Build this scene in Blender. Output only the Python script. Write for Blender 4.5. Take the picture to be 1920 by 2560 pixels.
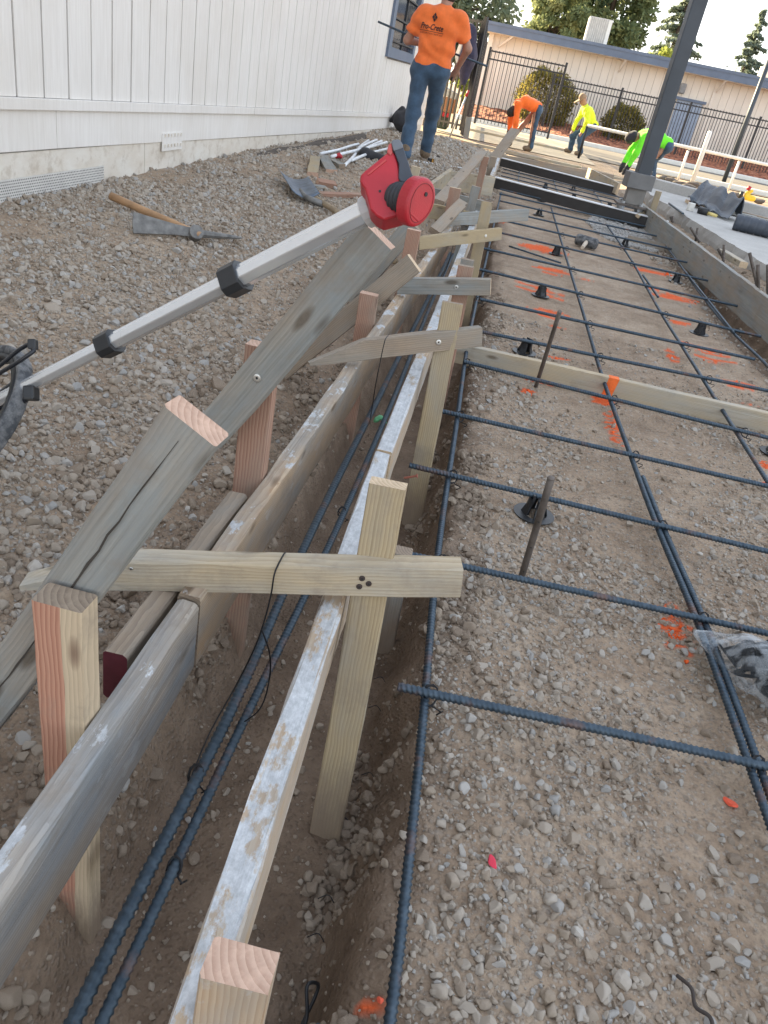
import bpy, bmesh, math, random
import numpy as np
from mathutils import Vector, Matrix
from mathutils.bvhtree import BVHTree

# ---------------------------------------------------------------- clear
for o in list(bpy.data.objects):
    bpy.data.objects.remove(o, do_unlink=True)
rng = np.random.default_rng(11)
random.seed(11)
scene = bpy.context.scene
col = scene.collection
R_ = math.radians

# ---------------------------------------------------------------- camera
PW, PH, FOC = 1920.0, 2560.0, 1900.0          # photograph size, focal length in its pixels
CAM_H, PITCH, YAW, ROLL = 1.08, math.atan(1087 / 1900), math.atan(118 / 2189.0), R_(11.9)
_fw = np.array([-math.sin(YAW) * math.cos(PITCH), math.cos(YAW) * math.cos(PITCH), -math.sin(PITCH)])
_r0 = np.array([math.cos(YAW), math.sin(YAW), 0.0]); _u0 = np.cross(_r0, _fw)
CR = math.cos(ROLL) * _r0 + math.sin(ROLL) * _u0
CU = -math.sin(ROLL) * _r0 + math.cos(ROLL) * _u0
CF = _fw; CC = np.array([0, 0, CAM_H])
cd = bpy.data.cameras.new('camera'); cam = bpy.data.objects.new('camera', cd); col.objects.link(cam)
cd.sensor_fit = 'VERTICAL'; cd.sensor_height = 36; cd.sensor_width = 27; cd.lens = 36 * FOC / PH
cd.clip_start = 0.02; cd.clip_end = 2000
M = Matrix.Identity(4)
for i in range(3):
    M[i][0] = CR[i]; M[i][1] = CU[i]; M[i][2] = -CF[i]; M[i][3] = CC[i]
cam.matrix_world = M
scene.camera = cam
scene.render.resolution_x = 768; scene.render.resolution_y = 1024

# ---------------------------------------------------------------- sky, sun, exposure
SUN_AZ = np.array([-0.72, 0.69]); SUN_EL = R_(20)
w = bpy.data.worlds.new('World'); scene.world = w; w.use_nodes = True
nt = w.node_tree; nt.nodes.clear()
sky = nt.nodes.new('ShaderNodeTexSky'); sky.sky_type = 'NISHITA'; sky.sun_disc = False
sky.sun_elevation = SUN_EL; sky.sun_rotation = math.atan2(SUN_AZ[0], SUN_AZ[1])
sky.air_density = 1.0; sky.dust_density = 0.2; sky.ozone_density = 3.0
bg = nt.nodes.new('ShaderNodeBackground'); bg.inputs['Strength'].default_value = 0.15
wo = nt.nodes.new('ShaderNodeOutputWorld')
gam = nt.nodes.new('ShaderNodeGamma'); gam.inputs['Gamma'].default_value = 0.33      # even, hazy brightness over the whole dome
tin = nt.nodes.new('ShaderNodeMix'); tin.data_type = 'RGBA'; tin.blend_type = 'MULTIPLY'; tin.inputs[0].default_value = 1.0; tin.inputs[7].default_value = (1.085, 0.99, 0.945, 1)
nt.links.new(sky.outputs[0], gam.inputs['Color']); nt.links.new(gam.outputs[0], tin.inputs[6]); nt.links.new(tin.outputs[2], bg.inputs['Color']); nt.links.new(bg.outputs[0], wo.inputs['Surface'])
sl = bpy.data.lights.new('sun', 'SUN'); sl.energy = 3.0; sl.angle = R_(0.53); sl.color = (1.0, 0.82, 0.52)
so = bpy.data.objects.new('sun', sl); col.objects.link(so)
sdir = Vector((SUN_AZ[0] * math.cos(SUN_EL), SUN_AZ[1] * math.cos(SUN_EL), math.sin(SUN_EL)))
so.rotation_euler = sdir.to_track_quat('Z', 'Y').to_euler(); so.location = (-20, 20, 20)
vs = scene.view_settings
vs.view_transform = 'Standard'; vs.look = 'None'; vs.gamma = 1.0; vs.use_curve_mapping = False
vs.exposure = 3.1

# ---------------------------------------------------------------- surveying: photograph point -> place on a known plane
def ray(x, y): return CF + CR * (x - PW / 2) / FOC + CU * (PH / 2 - y) / FOC
def atz(x, y, z=0.0):
    d = ray(x, y); return CC + d * (z - CAM_H) / d[2]
def aty(x, y, Y):
    d = ray(x, y); return CC + d * Y / d[1]
def atx(x, y, X):
    d = ray(x, y); return CC + d * X / d[0]
def atd(x, y, dep): return CC + ray(x, y) * dep

# ---------------------------------------------------------------- noise
def _hash(ix, iy, iz=0):
    n = (ix.astype(np.int64) * 374761393 + iy.astype(np.int64) * 668265263 + np.asarray(iz).astype(np.int64) * 1274126177) & 0x7fffffff
    n = ((n ^ (n >> 13)) * 1274126177) & 0x7fffffff
    return ((n ^ (n >> 16)) & 0xffff) / 65535.0
def vnoise2(x, y):
    ix = np.floor(x); iy = np.floor(y); fx = x - ix; fy = y - iy
    fx = fx * fx * (3 - 2 * fx); fy = fy * fy * (3 - 2 * fy)
    ix = ix.astype(np.int64); iy = iy.astype(np.int64)
    a = _hash(ix, iy); b = _hash(ix + 1, iy); c = _hash(ix, iy + 1); d = _hash(ix + 1, iy + 1)
    return (a * (1 - fx) + b * fx) * (1 - fy) + (c * (1 - fx) + d * fx) * fy
def vnoise3(x, y, z):
    iz = np.floor(z).astype(np.int64); fz = z - iz; fz = fz * fz * (3 - 2 * fz)
    ix = np.floor(x); iy = np.floor(y); fx = x - ix; fy = y - iy
    fx = fx * fx * (3 - 2 * fx); fy = fy * fy * (3 - 2 * fy)
    ix = ix.astype(np.int64); iy = iy.astype(np.int64); r = 0
    for dz, wz in ((0, 1 - fz), (1, fz)):
        a = _hash(ix, iy, iz + dz); b = _hash(ix + 1, iy, iz + dz); c = _hash(ix, iy + 1, iz + dz); d = _hash(ix + 1, iy + 1, iz + dz)
        r = r + wz * ((a * (1 - fx) + b * fx) * (1 - fy) + (c * (1 - fx) + d * fx) * fy)
    return r
def fbm(x, y, s, o=4):
    r = 0; a = 0.5; t = 0
    for i in range(o):
        r = r + a * vnoise2(x * s + 17.3 * i, y * s - 9.1 * i); t += a; a *= 0.5; s *= 2.03
    return r / t
def sstep(a, b, x):
    t = np.clip((x - a) / (b - a), 0, 1); return t * t * (3 - 2 * t)

# ---------------------------------------------------------------- object helpers
def tag(o, label=None, cat=None, group=None, kind=None):
    if label: o['label'] = label
    if cat: o['category'] = cat
    if group: o['group'] = group
    if kind: o['kind'] = kind
    return o
def mobj(name, me, mats, parent=None, loc=None):
    o = bpy.data.objects.new(name, me); col.objects.link(o)
    if mats is not None and len(me.materials) == 0:
        for m in (mats if isinstance(mats, (list, tuple)) else [mats]): me.materials.append(m)
    if parent: o.parent = parent
    if loc is not None: o.location = loc
    return o
def empty(name, loc=(0, 0, 0), rz=0.0):
    o = bpy.data.objects.new(name, None); col.objects.link(o)
    o.location = loc; o.rotation_euler = (0, 0, rz); o.empty_display_size = 0.1
    return o
def mesh(name, V, Fs, smooth=False, mi=None):
    me = bpy.data.meshes.new(name)
    me.from_pydata([tuple(v) for v in np.asarray(V, float)], [], [tuple(int(i) for i in f) for f in Fs])
    if mi is not None: me.polygons.foreach_set('material_index', np.asarray(mi, dtype=np.int32))
    if smooth: me.polygons.foreach_set('use_smooth', np.ones(len(me.polygons), dtype=bool))
    me.update(); return me
class MB:
    """collects simple shapes into one mesh"""
    def __init__(s): s.V = []; s.F = []; s.m = []
    def add(s, V, Fs, mi=0):
        n = len(s.V); s.V += [tuple(v) for v in V]; s.F += [tuple(i + n for i in f) for f in Fs]; s.m += [mi] * len(Fs); return s
    def box(s, c, d, ax=None, mi=0):
        c = np.array(c, float); h = np.array(d, float) / 2
        A = np.eye(3) if ax is None else np.array(ax, float)
        V = [c + A[0] * h[0] * i + A[1] * h[1] * j + A[2] * h[2] * k for i in (-1, 1) for j in (-1, 1) for k in (-1, 1)]
        return s.add(V, [(0, 1, 3, 2), (4, 6, 7, 5), (0, 4, 5, 1), (2, 3, 7, 6), (0, 2, 6, 4), (1, 5, 7, 3)], mi)
    def tube(s, pts, r, n=8, mi=0, cap=True):
        pts = [np.array(p, float) for p in pts]; rr = r if isinstance(r, (list, tuple, np.ndarray)) else [r] * len(pts)
        V = []; Fs = []; up = None
        for i, p in enumerate(pts):
            t = pts[min(i + 1, len(pts) - 1)] - pts[max(i - 1, 0)]; t = t / (np.linalg.norm(t) + 1e-9)
            if up is None:
                up = np.cross(t, (0, 0, 1)); 
                if np.linalg.norm(up) < 1e-3: up = np.cross(t, (1, 0, 0))
            up = up - t * (up @ t); up /= np.linalg.norm(up); q = np.cross(t, up)
            for k in range(n):
                a = 2 * math.pi * k / n; V.append(p + rr[i] * (math.cos(a) * up + math.sin(a) * q))
        for i in range(len(pts) - 1):
            for k in range(n):
                Fs.append((i * n + k, i * n + (k + 1) % n, (i + 1) * n + (k + 1) % n, (i + 1) * n + k))
        if cap:
            Fs.append(tuple(range(n))[::-1]); Fs.append(tuple((len(pts) - 1) * n + k for k in range(n)))
        return s.add(V, Fs, mi)
    def prism(s, poly, o, ax, ay, az, t, mi=0):
        """polygon in the plane (ax, ay) at o, thickness t along az (centred)"""
        o = np.array(o, float); ax = np.array(ax, float); ay = np.array(ay, float); az = np.array(az, float); n = len(poly)
        V = [o + ax * x + ay * y - az * t / 2 for x, y in poly] + [o + ax * x + ay * y + az * t / 2 for x, y in poly]
        Fs = [tuple(range(n))[::-1], tuple(range(n, 2 * n))] + [(i, (i + 1) % n, (i + 1) % n + n, i + n) for i in range(n)]
        return s.add(V, Fs, mi)
    def build(s, name, mats, parent=None, smooth=False, bevel=0, loc=None, seg=2):
        me = mesh(name, s.V, s.F, smooth, s.m)
        if bevel:
            bm = bmesh.new(); bm.from_mesh(me)
            bmesh.ops.recalc_face_normals(bm, faces=bm.faces)
            es = [e for e in bm.edges if len(e.link_faces) == 2 and e.calc_face_angle(0) > 0.5]
            bmesh.ops.bevel(bm, geom=es, offset=bevel, segments=seg, profile=0.6, affect='EDGES', clamp_overlap=True)
            bm.to_mesh(me); bm.free(); me.update()
        return mobj(name, me, mats, parent, loc)
def unit(v): v = np.array(v, float); return v / np.linalg.norm(v)

# ---------------------------------------------------------------- surface nets: smooth closed shape from a distance function
def snet(fn, lo, hi, h):
    lo = np.array(lo, float); hi = np.array(hi, float)
    n = np.ceil((hi - lo) / h).astype(int) + 1
    gx, gy, gz_ = [lo[i] + np.arange(n[i]) * h for i in range(3)]
    X, Y, Z = np.meshgrid(gx, gy, gz_, indexing='ij')
    D = fn(np.stack([X.ravel(), Y.ravel(), Z.ravel()], 1)).reshape(n)
    ins = D < 0
    cnt = np.zeros(n - 1); S = np.zeros(tuple(n - 1) + (3,)); 
    sl_ = lambda a, k: slice(a, k - 1 + a)
    I, J, Kk = np.meshgrid(np.arange(n[0] - 1), np.arange(n[1] - 1), np.arange(n[2] - 1), indexing='ij')
    base = np.stack([I, J, Kk], -1).astype(float)
    cs = [(a, b, c) for a in (0, 1) for b in (0, 1) for c in (0, 1)]
    cor = {c: D[sl_(c[0], n[0]), sl_(c[1], n[1]), sl_(c[2], n[2])] for c in cs}
    for c in cs:
        for ax in range(3):
            if c[ax] == 0:
                e = list(c); e[ax] = 1; e = tuple(e)
                a = cor[c]; b = cor[e]; m = (a < 0) != (b < 0)
                t = np.where(m, a / np.where(m, a - b, 1), 0)
                P = base + np.array(c); P = P.copy(); P[..., ax] += t
                S += np.where(m[..., None], P, 0); cnt += m
    act = cnt > 0
    idx = -np.ones(act.shape, int); idx[act] = np.arange(act.sum())
    V = lo + h * (S[act] / cnt[act][:, None])
    Q = []
    for ax in range(3):
        a1, a2 = (ax + 1) % 3, (ax + 2) % 3
        s0 = [slice(None)] * 3; s1 = [slice(None)] * 3
        s0[ax] = slice(0, n[ax] - 1); s1[ax] = slice(1, n[ax])
        A = ins[tuple(s0)]; B = ins[tuple(s1)]
        ch = np.argwhere(A != B)
        ch = ch[(ch[:, a1] > 0) & (ch[:, a2] > 0) & (ch[:, a1] < n[a1] - 1) & (ch[:, a2] < n[a2] - 1)]
        if len(ch) == 0: continue
        q = []
        for d1, d2 in ((1, 1), (0, 1), (0, 0), (1, 0)):
            c = ch.copy(); c[:, a1] -= d1; c[:, a2] -= d2; q.append(idx[c[:, 0], c[:, 1], c[:, 2]])
        q = np.stack(q, 1); fl = ~A[ch[:, 0], ch[:, 1], ch[:, 2]]
        q[fl] = q[fl][:, ::-1]; Q.append(q)
    return V, np.concatenate(Q)
def sd_cap(P, a, b, ra, rb):
    a = np.array(a, float); b = np.array(b, float); ab = b - a
    t = np.clip(((P - a) @ ab) / (ab @ ab + 1e-12), 0, 1)
    return np.linalg.norm(P - a - t[:, None] * ab, axis=1) - (ra + (rb - ra) * t)
def smin(a, b, k):
    hh = np.clip(0.5 + 0.5 * (b - a) / k, 0, 1); return b + (a - b) * hh - k * hh * (1 - hh)
def sd_union(P, prims, k):
    d = None
    for pr in prims:
        e = sd_cap(P, *pr); d = e if d is None else smin(d, e, k)
    return d
def snet_obj(name, fn, lo, hi, h, mat, parent=None):
    V, Q = snet(fn, lo, hi, h)
    return mobj(name, mesh(name, V, Q, True), mat, parent)
# ---------------------------------------------------------------- materials
class NT:
    def __init__(s, name):
        s.m = bpy.data.materials.new(name); s.m.use_nodes = True; s.t = s.m.node_tree; s.t.nodes.clear()
        s.out = s.t.nodes.new('ShaderNodeOutputMaterial'); s.b = s.t.nodes.new('ShaderNodeBsdfPrincipled')
        s.t.links.new(s.b.outputs[0], s.out.inputs['Surface']); s._co = None
    def n(s, typ, **kw):
        nd = s.t.nodes.new(typ)
        for k, v in kw.items():
            if k.startswith('i_'): nd.inputs[k[2:].replace('_', ' ')].default_value = v
            else: setattr(nd, k, v)
        return nd
    def l(s, a, b): s.t.links.new(a, b)
    def co(s, kind='Object'):
        if s._co is None: s._co = s.n('ShaderNodeTexCoord')
        return s._co.outputs[kind]
    def map(s, scale=(1, 1, 1), src=None, loc=(0, 0, 0), rot=(0, 0, 0), rand=False):
        mp = s.n('ShaderNodeMapping'); mp.inputs['Scale'].default_value = scale; mp.inputs['Location'].default_value = loc; mp.inputs['Rotation'].default_value = rot
        src = src if src is not None else s.co()
        if rand:
            oi = s.n('ShaderNodeObjectInfo'); mu = s.n('ShaderNodeVectorMath', operation='SCALE'); mu.inputs[0].default_value = (37., 51., 23.)
            s.l(oi.outputs['Random'], mu.inputs['Scale']); ad = s.n('ShaderNodeVectorMath', operation='ADD'); s.l(src, ad.inputs[0]); s.l(mu.outputs[0], ad.inputs[1]); src = ad.outputs[0]
        s.l(src, mp.inputs['Vector']); return mp.outputs[0]
    def noise(s, vec, sc=5, det=5, rough=0.55, dist=0.0):
        nd = s.n('ShaderNodeTexNoise'); nd.inputs['Scale'].default_value = sc; nd.inputs['Detail'].default_value = det
        nd.inputs['Roughness'].default_value = rough; nd.inputs['Distortion'].default_value = dist
        s.l(vec, nd.inputs['Vector']); return nd.outputs['Fac']
    def ramp(s, f, st):
        r = s.n('ShaderNodeValToRGB'); e = r.color_ramp.elements
        while len(e) < len(st): e.new(0.5)
        for i, (p, c) in enumerate(st):
            e[i].position = p; e[i].color = (c, c, c, 1) if not isinstance(c, (tuple, list)) else (*c, 1)
        s.l(f, r.inputs[0]); return r.outputs[0]
    def mix(s, f, a, b, mode='MIX'):
        m = s.n('ShaderNodeMix', data_type='RGBA', blend_type=mode)
        for v, k in ((f, 0), (a, 6), (b, 7)):
            if isinstance(v, (int, float)): m.inputs[k].default_value = v
            elif isinstance(v, (tuple, list)): m.inputs[k].default_value = (*v, 1)
            else: s.l(v, m.inputs[k])
        return m.outputs[2]
    def math(s, op, a, b=0.0, c=None):
        m = s.n('ShaderNodeMath', operation=op)
        for i, v in enumerate((a, b) if c is None else (a, b, c)):
            if isinstance(v, (int, float)): m.inputs[i].default_value = v
            else: s.l(v, m.inputs[i])
        return m.outputs[0]
    def bump(s, f, st=0.3, d=0.01):
        b = s.n('ShaderNodeBump'); b.inputs['Strength'].default_value = st; b.inputs['Distance'].default_value = d
        s.l(f, b.inputs['Height']); s.l(b.outputs[0], s.b.inputs['Normal'])
    def col(s, c):
        if isinstance(c, (tuple, list)): s.b.inputs['Base Color'].default_value = (*c, 1)
        else: s.l(c, s.b.inputs['Base Color'])
        return s
    def set(s, **kw):
        for k, v in kw.items():
            k = k.replace('_', ' ')
            if isinstance(v, (int, float, tuple, list)): s.b.inputs[k].default_value = v
            else: s.l(v, s.b.inputs[k])
        return s
    def attr(s, name, typ='GEOMETRY'):
        a = s.n('ShaderNodeAttribute'); a.attribute_name = name; a.attribute_type = typ; return a

def simple(name, c, rough=0.6, metal=0.0, var=0.15, sc=8, bump=0.0, bsc=60, spec=0.5, rand=True):
    t = NT(name); f = t.noise(t.map(rand=rand), sc, 5)
    lo = tuple(x * (1 - var) for x in c); hi = tuple(min(1, x * (1 + var)) for x in c)
    t.col(t.ramp(f, [(0.3, lo), (0.7, hi)])).set(Roughness=rough, Metallic=metal)
    t.b.inputs['Specular IOR Level'].default_value = spec
    if bump: t.bump(t.noise(t.map(rand=rand), bsc, 4), bump, 0.004)
    return t.m

def wood(name, light, dark, grey=(0.33, 0.32, 0.29), wamt=0.5, cement=0.0, ringsc=55, stain=None, sap=None):
    """sawn lumber, grain along local X; silvered by weather, cement splashed on upper faces"""
    t = NT(name)
    v = t.map((0.55, 1, 1), rand=True)
    wv = t.n('ShaderNodeTexWave', wave_type='RINGS', rings_direction='X', wave_profile='SAW')
    wv.inputs['Scale'].default_value = ringsc; wv.inputs['Distortion'].default_value = 5.5; wv.inputs['Detail'].default_value = 3
    wv.inputs['Detail Scale'].default_value = 0.35; wv.inputs['Detail Roughness'].default_value = 0.5
    t.l(v, wv.inputs['Vector'])
    fine = t.noise(t.map((3, 160, 160), rand=True), 1.0, 4, 0.6)
    mid = t.noise(t.map((1.6, 14, 14), rand=True), 1.0, 5, 0.6)
    ring = t.math('MULTIPLY_ADD', wv.outputs['Fac'], 0.75, t.math('MULTIPLY', fine, 0.35))
    c = t.mix(t.ramp(ring, [(0.2, 0.0), (0.95, 1.0)]), light, dark)
    wm = t.ramp(t.noise(t.map((2.2, 7, 7), rand=True), 1.3, 6, 0.62), [(0.62 - 0.42 * wamt, 0.0), (1.02 - 0.5 * wamt, 1.0)])
    gcol = t.mix(t.ramp(t.math('ADD', t.math('MULTIPLY', fine, 0.6), t.math('MULTIPLY', mid, 0.5)), [(0.35, 0.0), (0.75, 1.0)]), tuple(x * 0.48 for x in grey), tuple(min(1, x * 1.3) for x in grey))
    gcol = t.mix(t.ramp(t.noise(t.map((5, 16, 16), rand=True), 2.0, 6, .68), [(.4, 0.0), (.66, .7)]), gcol, tuple(x * y for x, y in zip(grey, (.86, .95, 1.05))))
    c = t.mix(t.math('MULTIPLY', wm, 0.92), c, gcol)
    if sap:
        sx = t.n('ShaderNodeSeparateXYZ'); t.l(t.co(), sx.inputs[0]); sv = t.math('MULTIPLY_ADD', t.noise(t.map((2, 9, 9), rand=True), 1.5, 3), .02, sx.outputs['Y'])
        c = t.mix(t.ramp(sv, [(.492 + .0, 0.0), (.5, 1.0)]) if False else t.math('MULTIPLY', t.math('LESS_THAN', sv, .009 + sap[1]), .85), c, t.mix(ring, sap[0], tuple(x * .72 for x in sap[0])))
    # knots and dirt
    kn = t.n('ShaderNodeTexVoronoi'); kn.inputs['Scale'].default_value = 1.0; t.l(t.map((4.2, 13, 13), rand=True), kn.inputs['Vector'])
    c = t.mix(t.ramp(kn.outputs['Distance'], [(0.07, 0.8), (0.15, 0.0)]), c, tuple(x * 0.35 for x in dark))
    dirt = t.ramp(t.noise(t.map((1, 1, 1), rand=True), 9, 7, 0.7), [(0.52, 0.0), (0.72, 0.6)])
    c = t.mix(dirt, c, (0.24, 0.2, 0.16))
    rough = 0.75
    gp_ = t.n('ShaderNodeNewGeometry'); sz = t.n('ShaderNodeSeparateXYZ'); t.l(gp_.outputs['Position'], sz.inputs[0])   # mud splashed up from the trench
    mud = t.ramp(t.math('MULTIPLY_ADD', t.noise(t.map((6, 22, 22), rand=True), 2.0, 6, .7), .34, sz.outputs['Z']), [(.0, .85), (.14, 0.0)])
    c = t.mix(mud, c, (0.27, 0.205, 0.15))
    if stain:
        st = t.ramp(t.noise(t.map((1.2, 9, 9), rand=True), 2.0, 4), [(0.5, 0.0), (0.62, 0.85)]); c = t.mix(st, c, stain)
    if cement:
        g = t.n('ShaderNodeNewGeometry'); sp = t.n('ShaderNodeSeparateXYZ'); t.l(g.outputs['Normal'], sp.inputs[0])
        up = t.ramp(sp.outputs['Z'], [(0.35, 0.25), (0.8, 1.0)])
        pm = t.ramp(t.noise(t.map((4.5, 9, 9), rand=True), 1.6, 11, 0.7), [(0.60 - 0.26 * cement, 0.0), (0.63 - 0.24 * cement, 1.0)])
        cc = t.ramp(t.noise(t.map((22, 34, 34), rand=True), 2.2, 7, 0.75), [(0.3, (0.33, 0.34, 0.345)), (0.5, (0.47, 0.485, 0.495)), (0.7, (0.64, 0.655, 0.665))])
        c = t.mix(t.math('MULTIPLY', up, pm), c, cc)
    t.col(c).set(Roughness=rough); t.b.inputs['Specular IOR Level'].default_value = 0.25
    crack = t.ramp(t.noise(t.map((1.1, 42, 42), rand=True), 1.0, 2, 0.4), [(0.28, 0.0), (0.36, 1.0)])
    t.bump(t.math('ADD', t.math('ADD', t.math('MULTIPLY', ring, 0.45), fine), t.math('MULTIPLY', crack, 0.9)), 0.55, 0.0022)
    return t.m
def endgrain(name, light, dark):
    t = NT(name)
    wv = t.n('ShaderNodeTexWave', wave_type='RINGS', rings_direction='X', wave_profile='SAW'); wv.inputs['Scale'].default_value = 42
    wv.inputs['Distortion'].default_value = 2.0; wv.inputs['Detail'].default_value = 2
    t.l(t.map((0.3, 1, 1), loc=(0, 0.05, 0.03), rand=False), wv.inputs['Vector'])
    c = t.mix(wv.outputs['Fac'], light, dark)
    c = t.mix(t.ramp(t.noise(t.map(), 60, 5, 0.7), [(0.45, 0.0), (0.8, 0.6)]), c, tuple(min(1, x * 1.35) for x in light))
    t.col(c).set(Roughness=0.85); t.bump(t.math('ADD', wv.outputs['Fac'], t.noise(t.map(), 220, 3)), 0.5, 0.002)
    return t.m

W_GREY = wood('wood_weathered_grey', (0.40, 0.33, 0.25), (0.26, 0.205, 0.15), (0.285, 0.292, 0.275), 0.92)
W_BROWN = wood('wood_weathered_brown', (0.40, 0.31, 0.22), (0.24, 0.17, 0.115), (0.31, 0.28, 0.235), 0.7)
W_SAP = wood('wood_red_heart_cream_sap', (0.52, 0.29, 0.20), (0.33, 0.15, 0.10), (0.44, 0.38, 0.3), 0.15, sap=((0.62, 0.52, 0.36), -.004))
W_RED = wood('wood_red_fir', (0.43, 0.27, 0.195), (0.26, 0.14, 0.098), (0.40, 0.34, 0.27), 0.36)
W_YEL = wood('wood_treated_yellow', (0.46, 0.37, 0.235), (0.32, 0.245, 0.145), (0.37, 0.34, 0.285), 0.45)
W_PALE = wood('wood_pale_new', (0.54, 0.45, 0.315), (0.41, 0.32, 0.205), (0.42, 0.405, 0.36), 0.6)
W_FORM = wood('wood_form_board', (0.52, 0.39, 0.26), (0.39, 0.26, 0.155), (0.315, 0.315, 0.295), 0.66, cement=0.16)
W_FORMN = wood('wood_form_near_grey', (0.48, 0.40, 0.31), (0.33, 0.26, 0.19), (0.29, 0.305, 0.31), 0.92, cement=0.10)
W_FORM2 = wood('wood_form_cement_coated', (0.52, 0.40, 0.27), (0.40, 0.27, 0.16), (0.36, 0.35, 0.32), 0.5, cement=0.72)
W_PAINT = wood('wood_paint_sprayed', (0.52, 0.42, 0.26), (0.38, 0.28, 0.15), (0.38, 0.36, 0.31), 0.35)
E_FRESH = endgrain('end_grain_fresh', (0.58, 0.40, 0.30), (0.42, 0.26, 0.185))
E_PALE = endgrain('end_grain_pale', (0.66, 0.52, 0.36), (0.46, 0.33, 0.2))
E_DIRTY = endgrain('end_grain_dirty', (0.34, 0.27, 0.2), (0.2, 0.15, 0.11))
P_MAROON = simple('maroon_paint', (0.12, 0.022, 0.035), 0.6, var=0.3, sc=30)
STEEL = NT('rebar_steel')
_f = STEEL.noise(STEEL.map(rand=True), 9, 6, 0.65); _g = STEEL.noise(STEEL.map(rand=True), 60, 4)
STEEL.col(STEEL.mix(STEEL.ramp(_f, [(0.56, 0.0), (0.72, 0.7)]), STEEL.ramp(_g, [(0.3, (0.035, 0.056, 0.078)), (0.7, (0.075, 0.105, 0.135))]), (0.23, 0.10, 0.045)))
STEEL.set(Roughness=0.5, Metallic=0.55); STEEL.bump(_g, 0.3, 0.001); STEEL = STEEL.m
RUSTY = simple('rusty_pin_steel', (0.13, 0.11, 0.095), 0.65, 0.4, 0.4, 22, 0.3)
WIRE = simple('tie_wire', (0.018, 0.018, 0.02), 0.5, 0.4)
BLACKP = simple('black_plastic', (0.018, 0.02, 0.023), 0.42, 0, 0.3, 12)
RUBBER = NT('dusty_rubber'); _f = RUBBER.noise(RUBBER.map(), 26, 6, 0.7)
RUBBER.col(RUBBER.ramp(_f, [(0.42, (0.05, 0.054, 0.06)), (0.7, (0.26, 0.26, 0.26))])).set(Roughness=0.85); RUBBER = RUBBER.m
REDP = simple('red_plastic', (0.42, 0.016, 0.028), 0.42, 0, 0.12, 20, 0.12, 400)
GREYP = simple('grey_plastic', (0.05, 0.06, 0.078), 0.5, 0, 0.2, 20)
ALU = NT('brushed_aluminium'); _f = ALU.noise(ALU.map((1, 1, 1)), 40, 4); _s = ALU.ramp(ALU.noise(ALU.map((30, 9, 9)), 1.0, 5, 0.7), [(0.67, 0.0), (0.72, 1.0)])
ALU.col(ALU.mix(_s, (0.74, 0.77, 0.80), (0.2, 0.2, 0.2))).set(Metallic=0.72, Roughness=ALU.ramp(_f, [(0.3, 0.16), (0.7, 0.26)])); ALU = ALU.m
SCREW = simple('zinc_screw', (0.6, 0.6, 0.58), 0.35, 0.9)
SKIN = simple('skin', (0.36, 0.19, 0.13), 0.55, 0, 0.12, 20)
HAIR = simple('dark_hair', (0.02, 0.016, 0.014), 0.7)
def cloth(name, c, var=0.25, sc=14):
    t = NT(name); f = t.noise(t.map(), sc, 6, 0.6)
    t.col(t.ramp(f, [(0.3, tuple(x * (1 - var) for x in c)), (0.7, tuple(min(1, x * (1 + var * 0.6)) for x in c))])).set(Roughness=0.9)
    t.b.inputs['Sheen Weight'].default_value = 0.15; t.bump(t.noise(t.map(), 300, 2), 0.15, 0.002); return t.m
C_ORANGE = cloth('orange_cotton', (0.80, 0.17, 0.035), 0.14)
C_NEONOR = cloth('neon_orange_fabric', (0.90, 0.16, 0.02), 0.12)
C_YELLOW = cloth('neon_yellow_fabric', (0.72, 0.84, 0.03), 0.12)
C_GREEN = cloth('neon_green_fabric', (0.17, 0.82, 0.03), 0.12)
C_DENIM = cloth('blue_denim', (0.045, 0.085, 0.14), 0.45, 9)
C_DARK = cloth('dark_fabric', (0.03, 0.03, 0.035), 0.3)
C_NAVY = cloth('navy_fabric', (0.03, 0.027, 0.06), 0.35)
BOOT = simple('tan_boot_leather', (0.16, 0.115, 0.075), 0.75, 0, 0.3, 30)
INK = simple('black_print', (0.035, 0.02, 0.02), 0.8)
WALLP = NT('white_painted_siding')
_g = WALLP.noise(WALLP.map((9, 9, 0.7)), 6, 5, 0.6); _f = WALLP.noise(WALLP.map((1, 1, 1)), 1.3, 6, 0.6); _s = WALLP.noise(WALLP.map((40, 40, 1.1)), 2.2, 4, 0.6)
WALLP.col(WALLP.mix(WALLP.ramp(_f, [(0.45, 0.0), (0.75, 0.5)]), WALLP.ramp(_g, [(0.3, (0.70, 0.67, 0.63)), (0.7, (0.79, 0.765, 0.73))]), (0.62, 0.57, 0.5)))
WALLP.set(Roughness=0.6); WALLP.bump(_s, 0.5, 0.004); WALLP = WALLP.m
WALLD = NT('dirty_white_skirting'); _f = WALLD.noise(WALLD.map((1, 1, 2.2)), 3, 7, 0.68); _p = WALLD.noise(WALLD.map(), 11, 6, 0.7)
WALLD.col(WALLD.mix(WALLD.ramp(_p, [(0.5, 0.0), (0.7, 0.75)]), WALLD.ramp(_f, [(0.35, (0.72, 0.685, 0.62)), (0.72, (0.6, 0.53, 0.44))]), (0.42, 0.35, 0.27)))
WALLD.set(Roughness=0.7); WALLD.bump(WALLD.noise(WALLD.map((30, 2, 30)), 2, 4), 0.3, 0.003); WALLD = WALLD.m
GROOVE = simple('groove_paint', (0.30, 0.285, 0.27), 0.8)
BLUETRIM = simple('slate_blue_trim', (0.13, 0.165, 0.23), 0.6, 0, 0.1, 3)
PINKWALL = simple('pale_pink_beige_siding', (0.80, 0.72, 0.62), 0.75, 0, 0.05, 1.2)
FENCEM = simple('black_fence_paint', (0.028, 0.027, 0.03), 0.45, 0.2)
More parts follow.
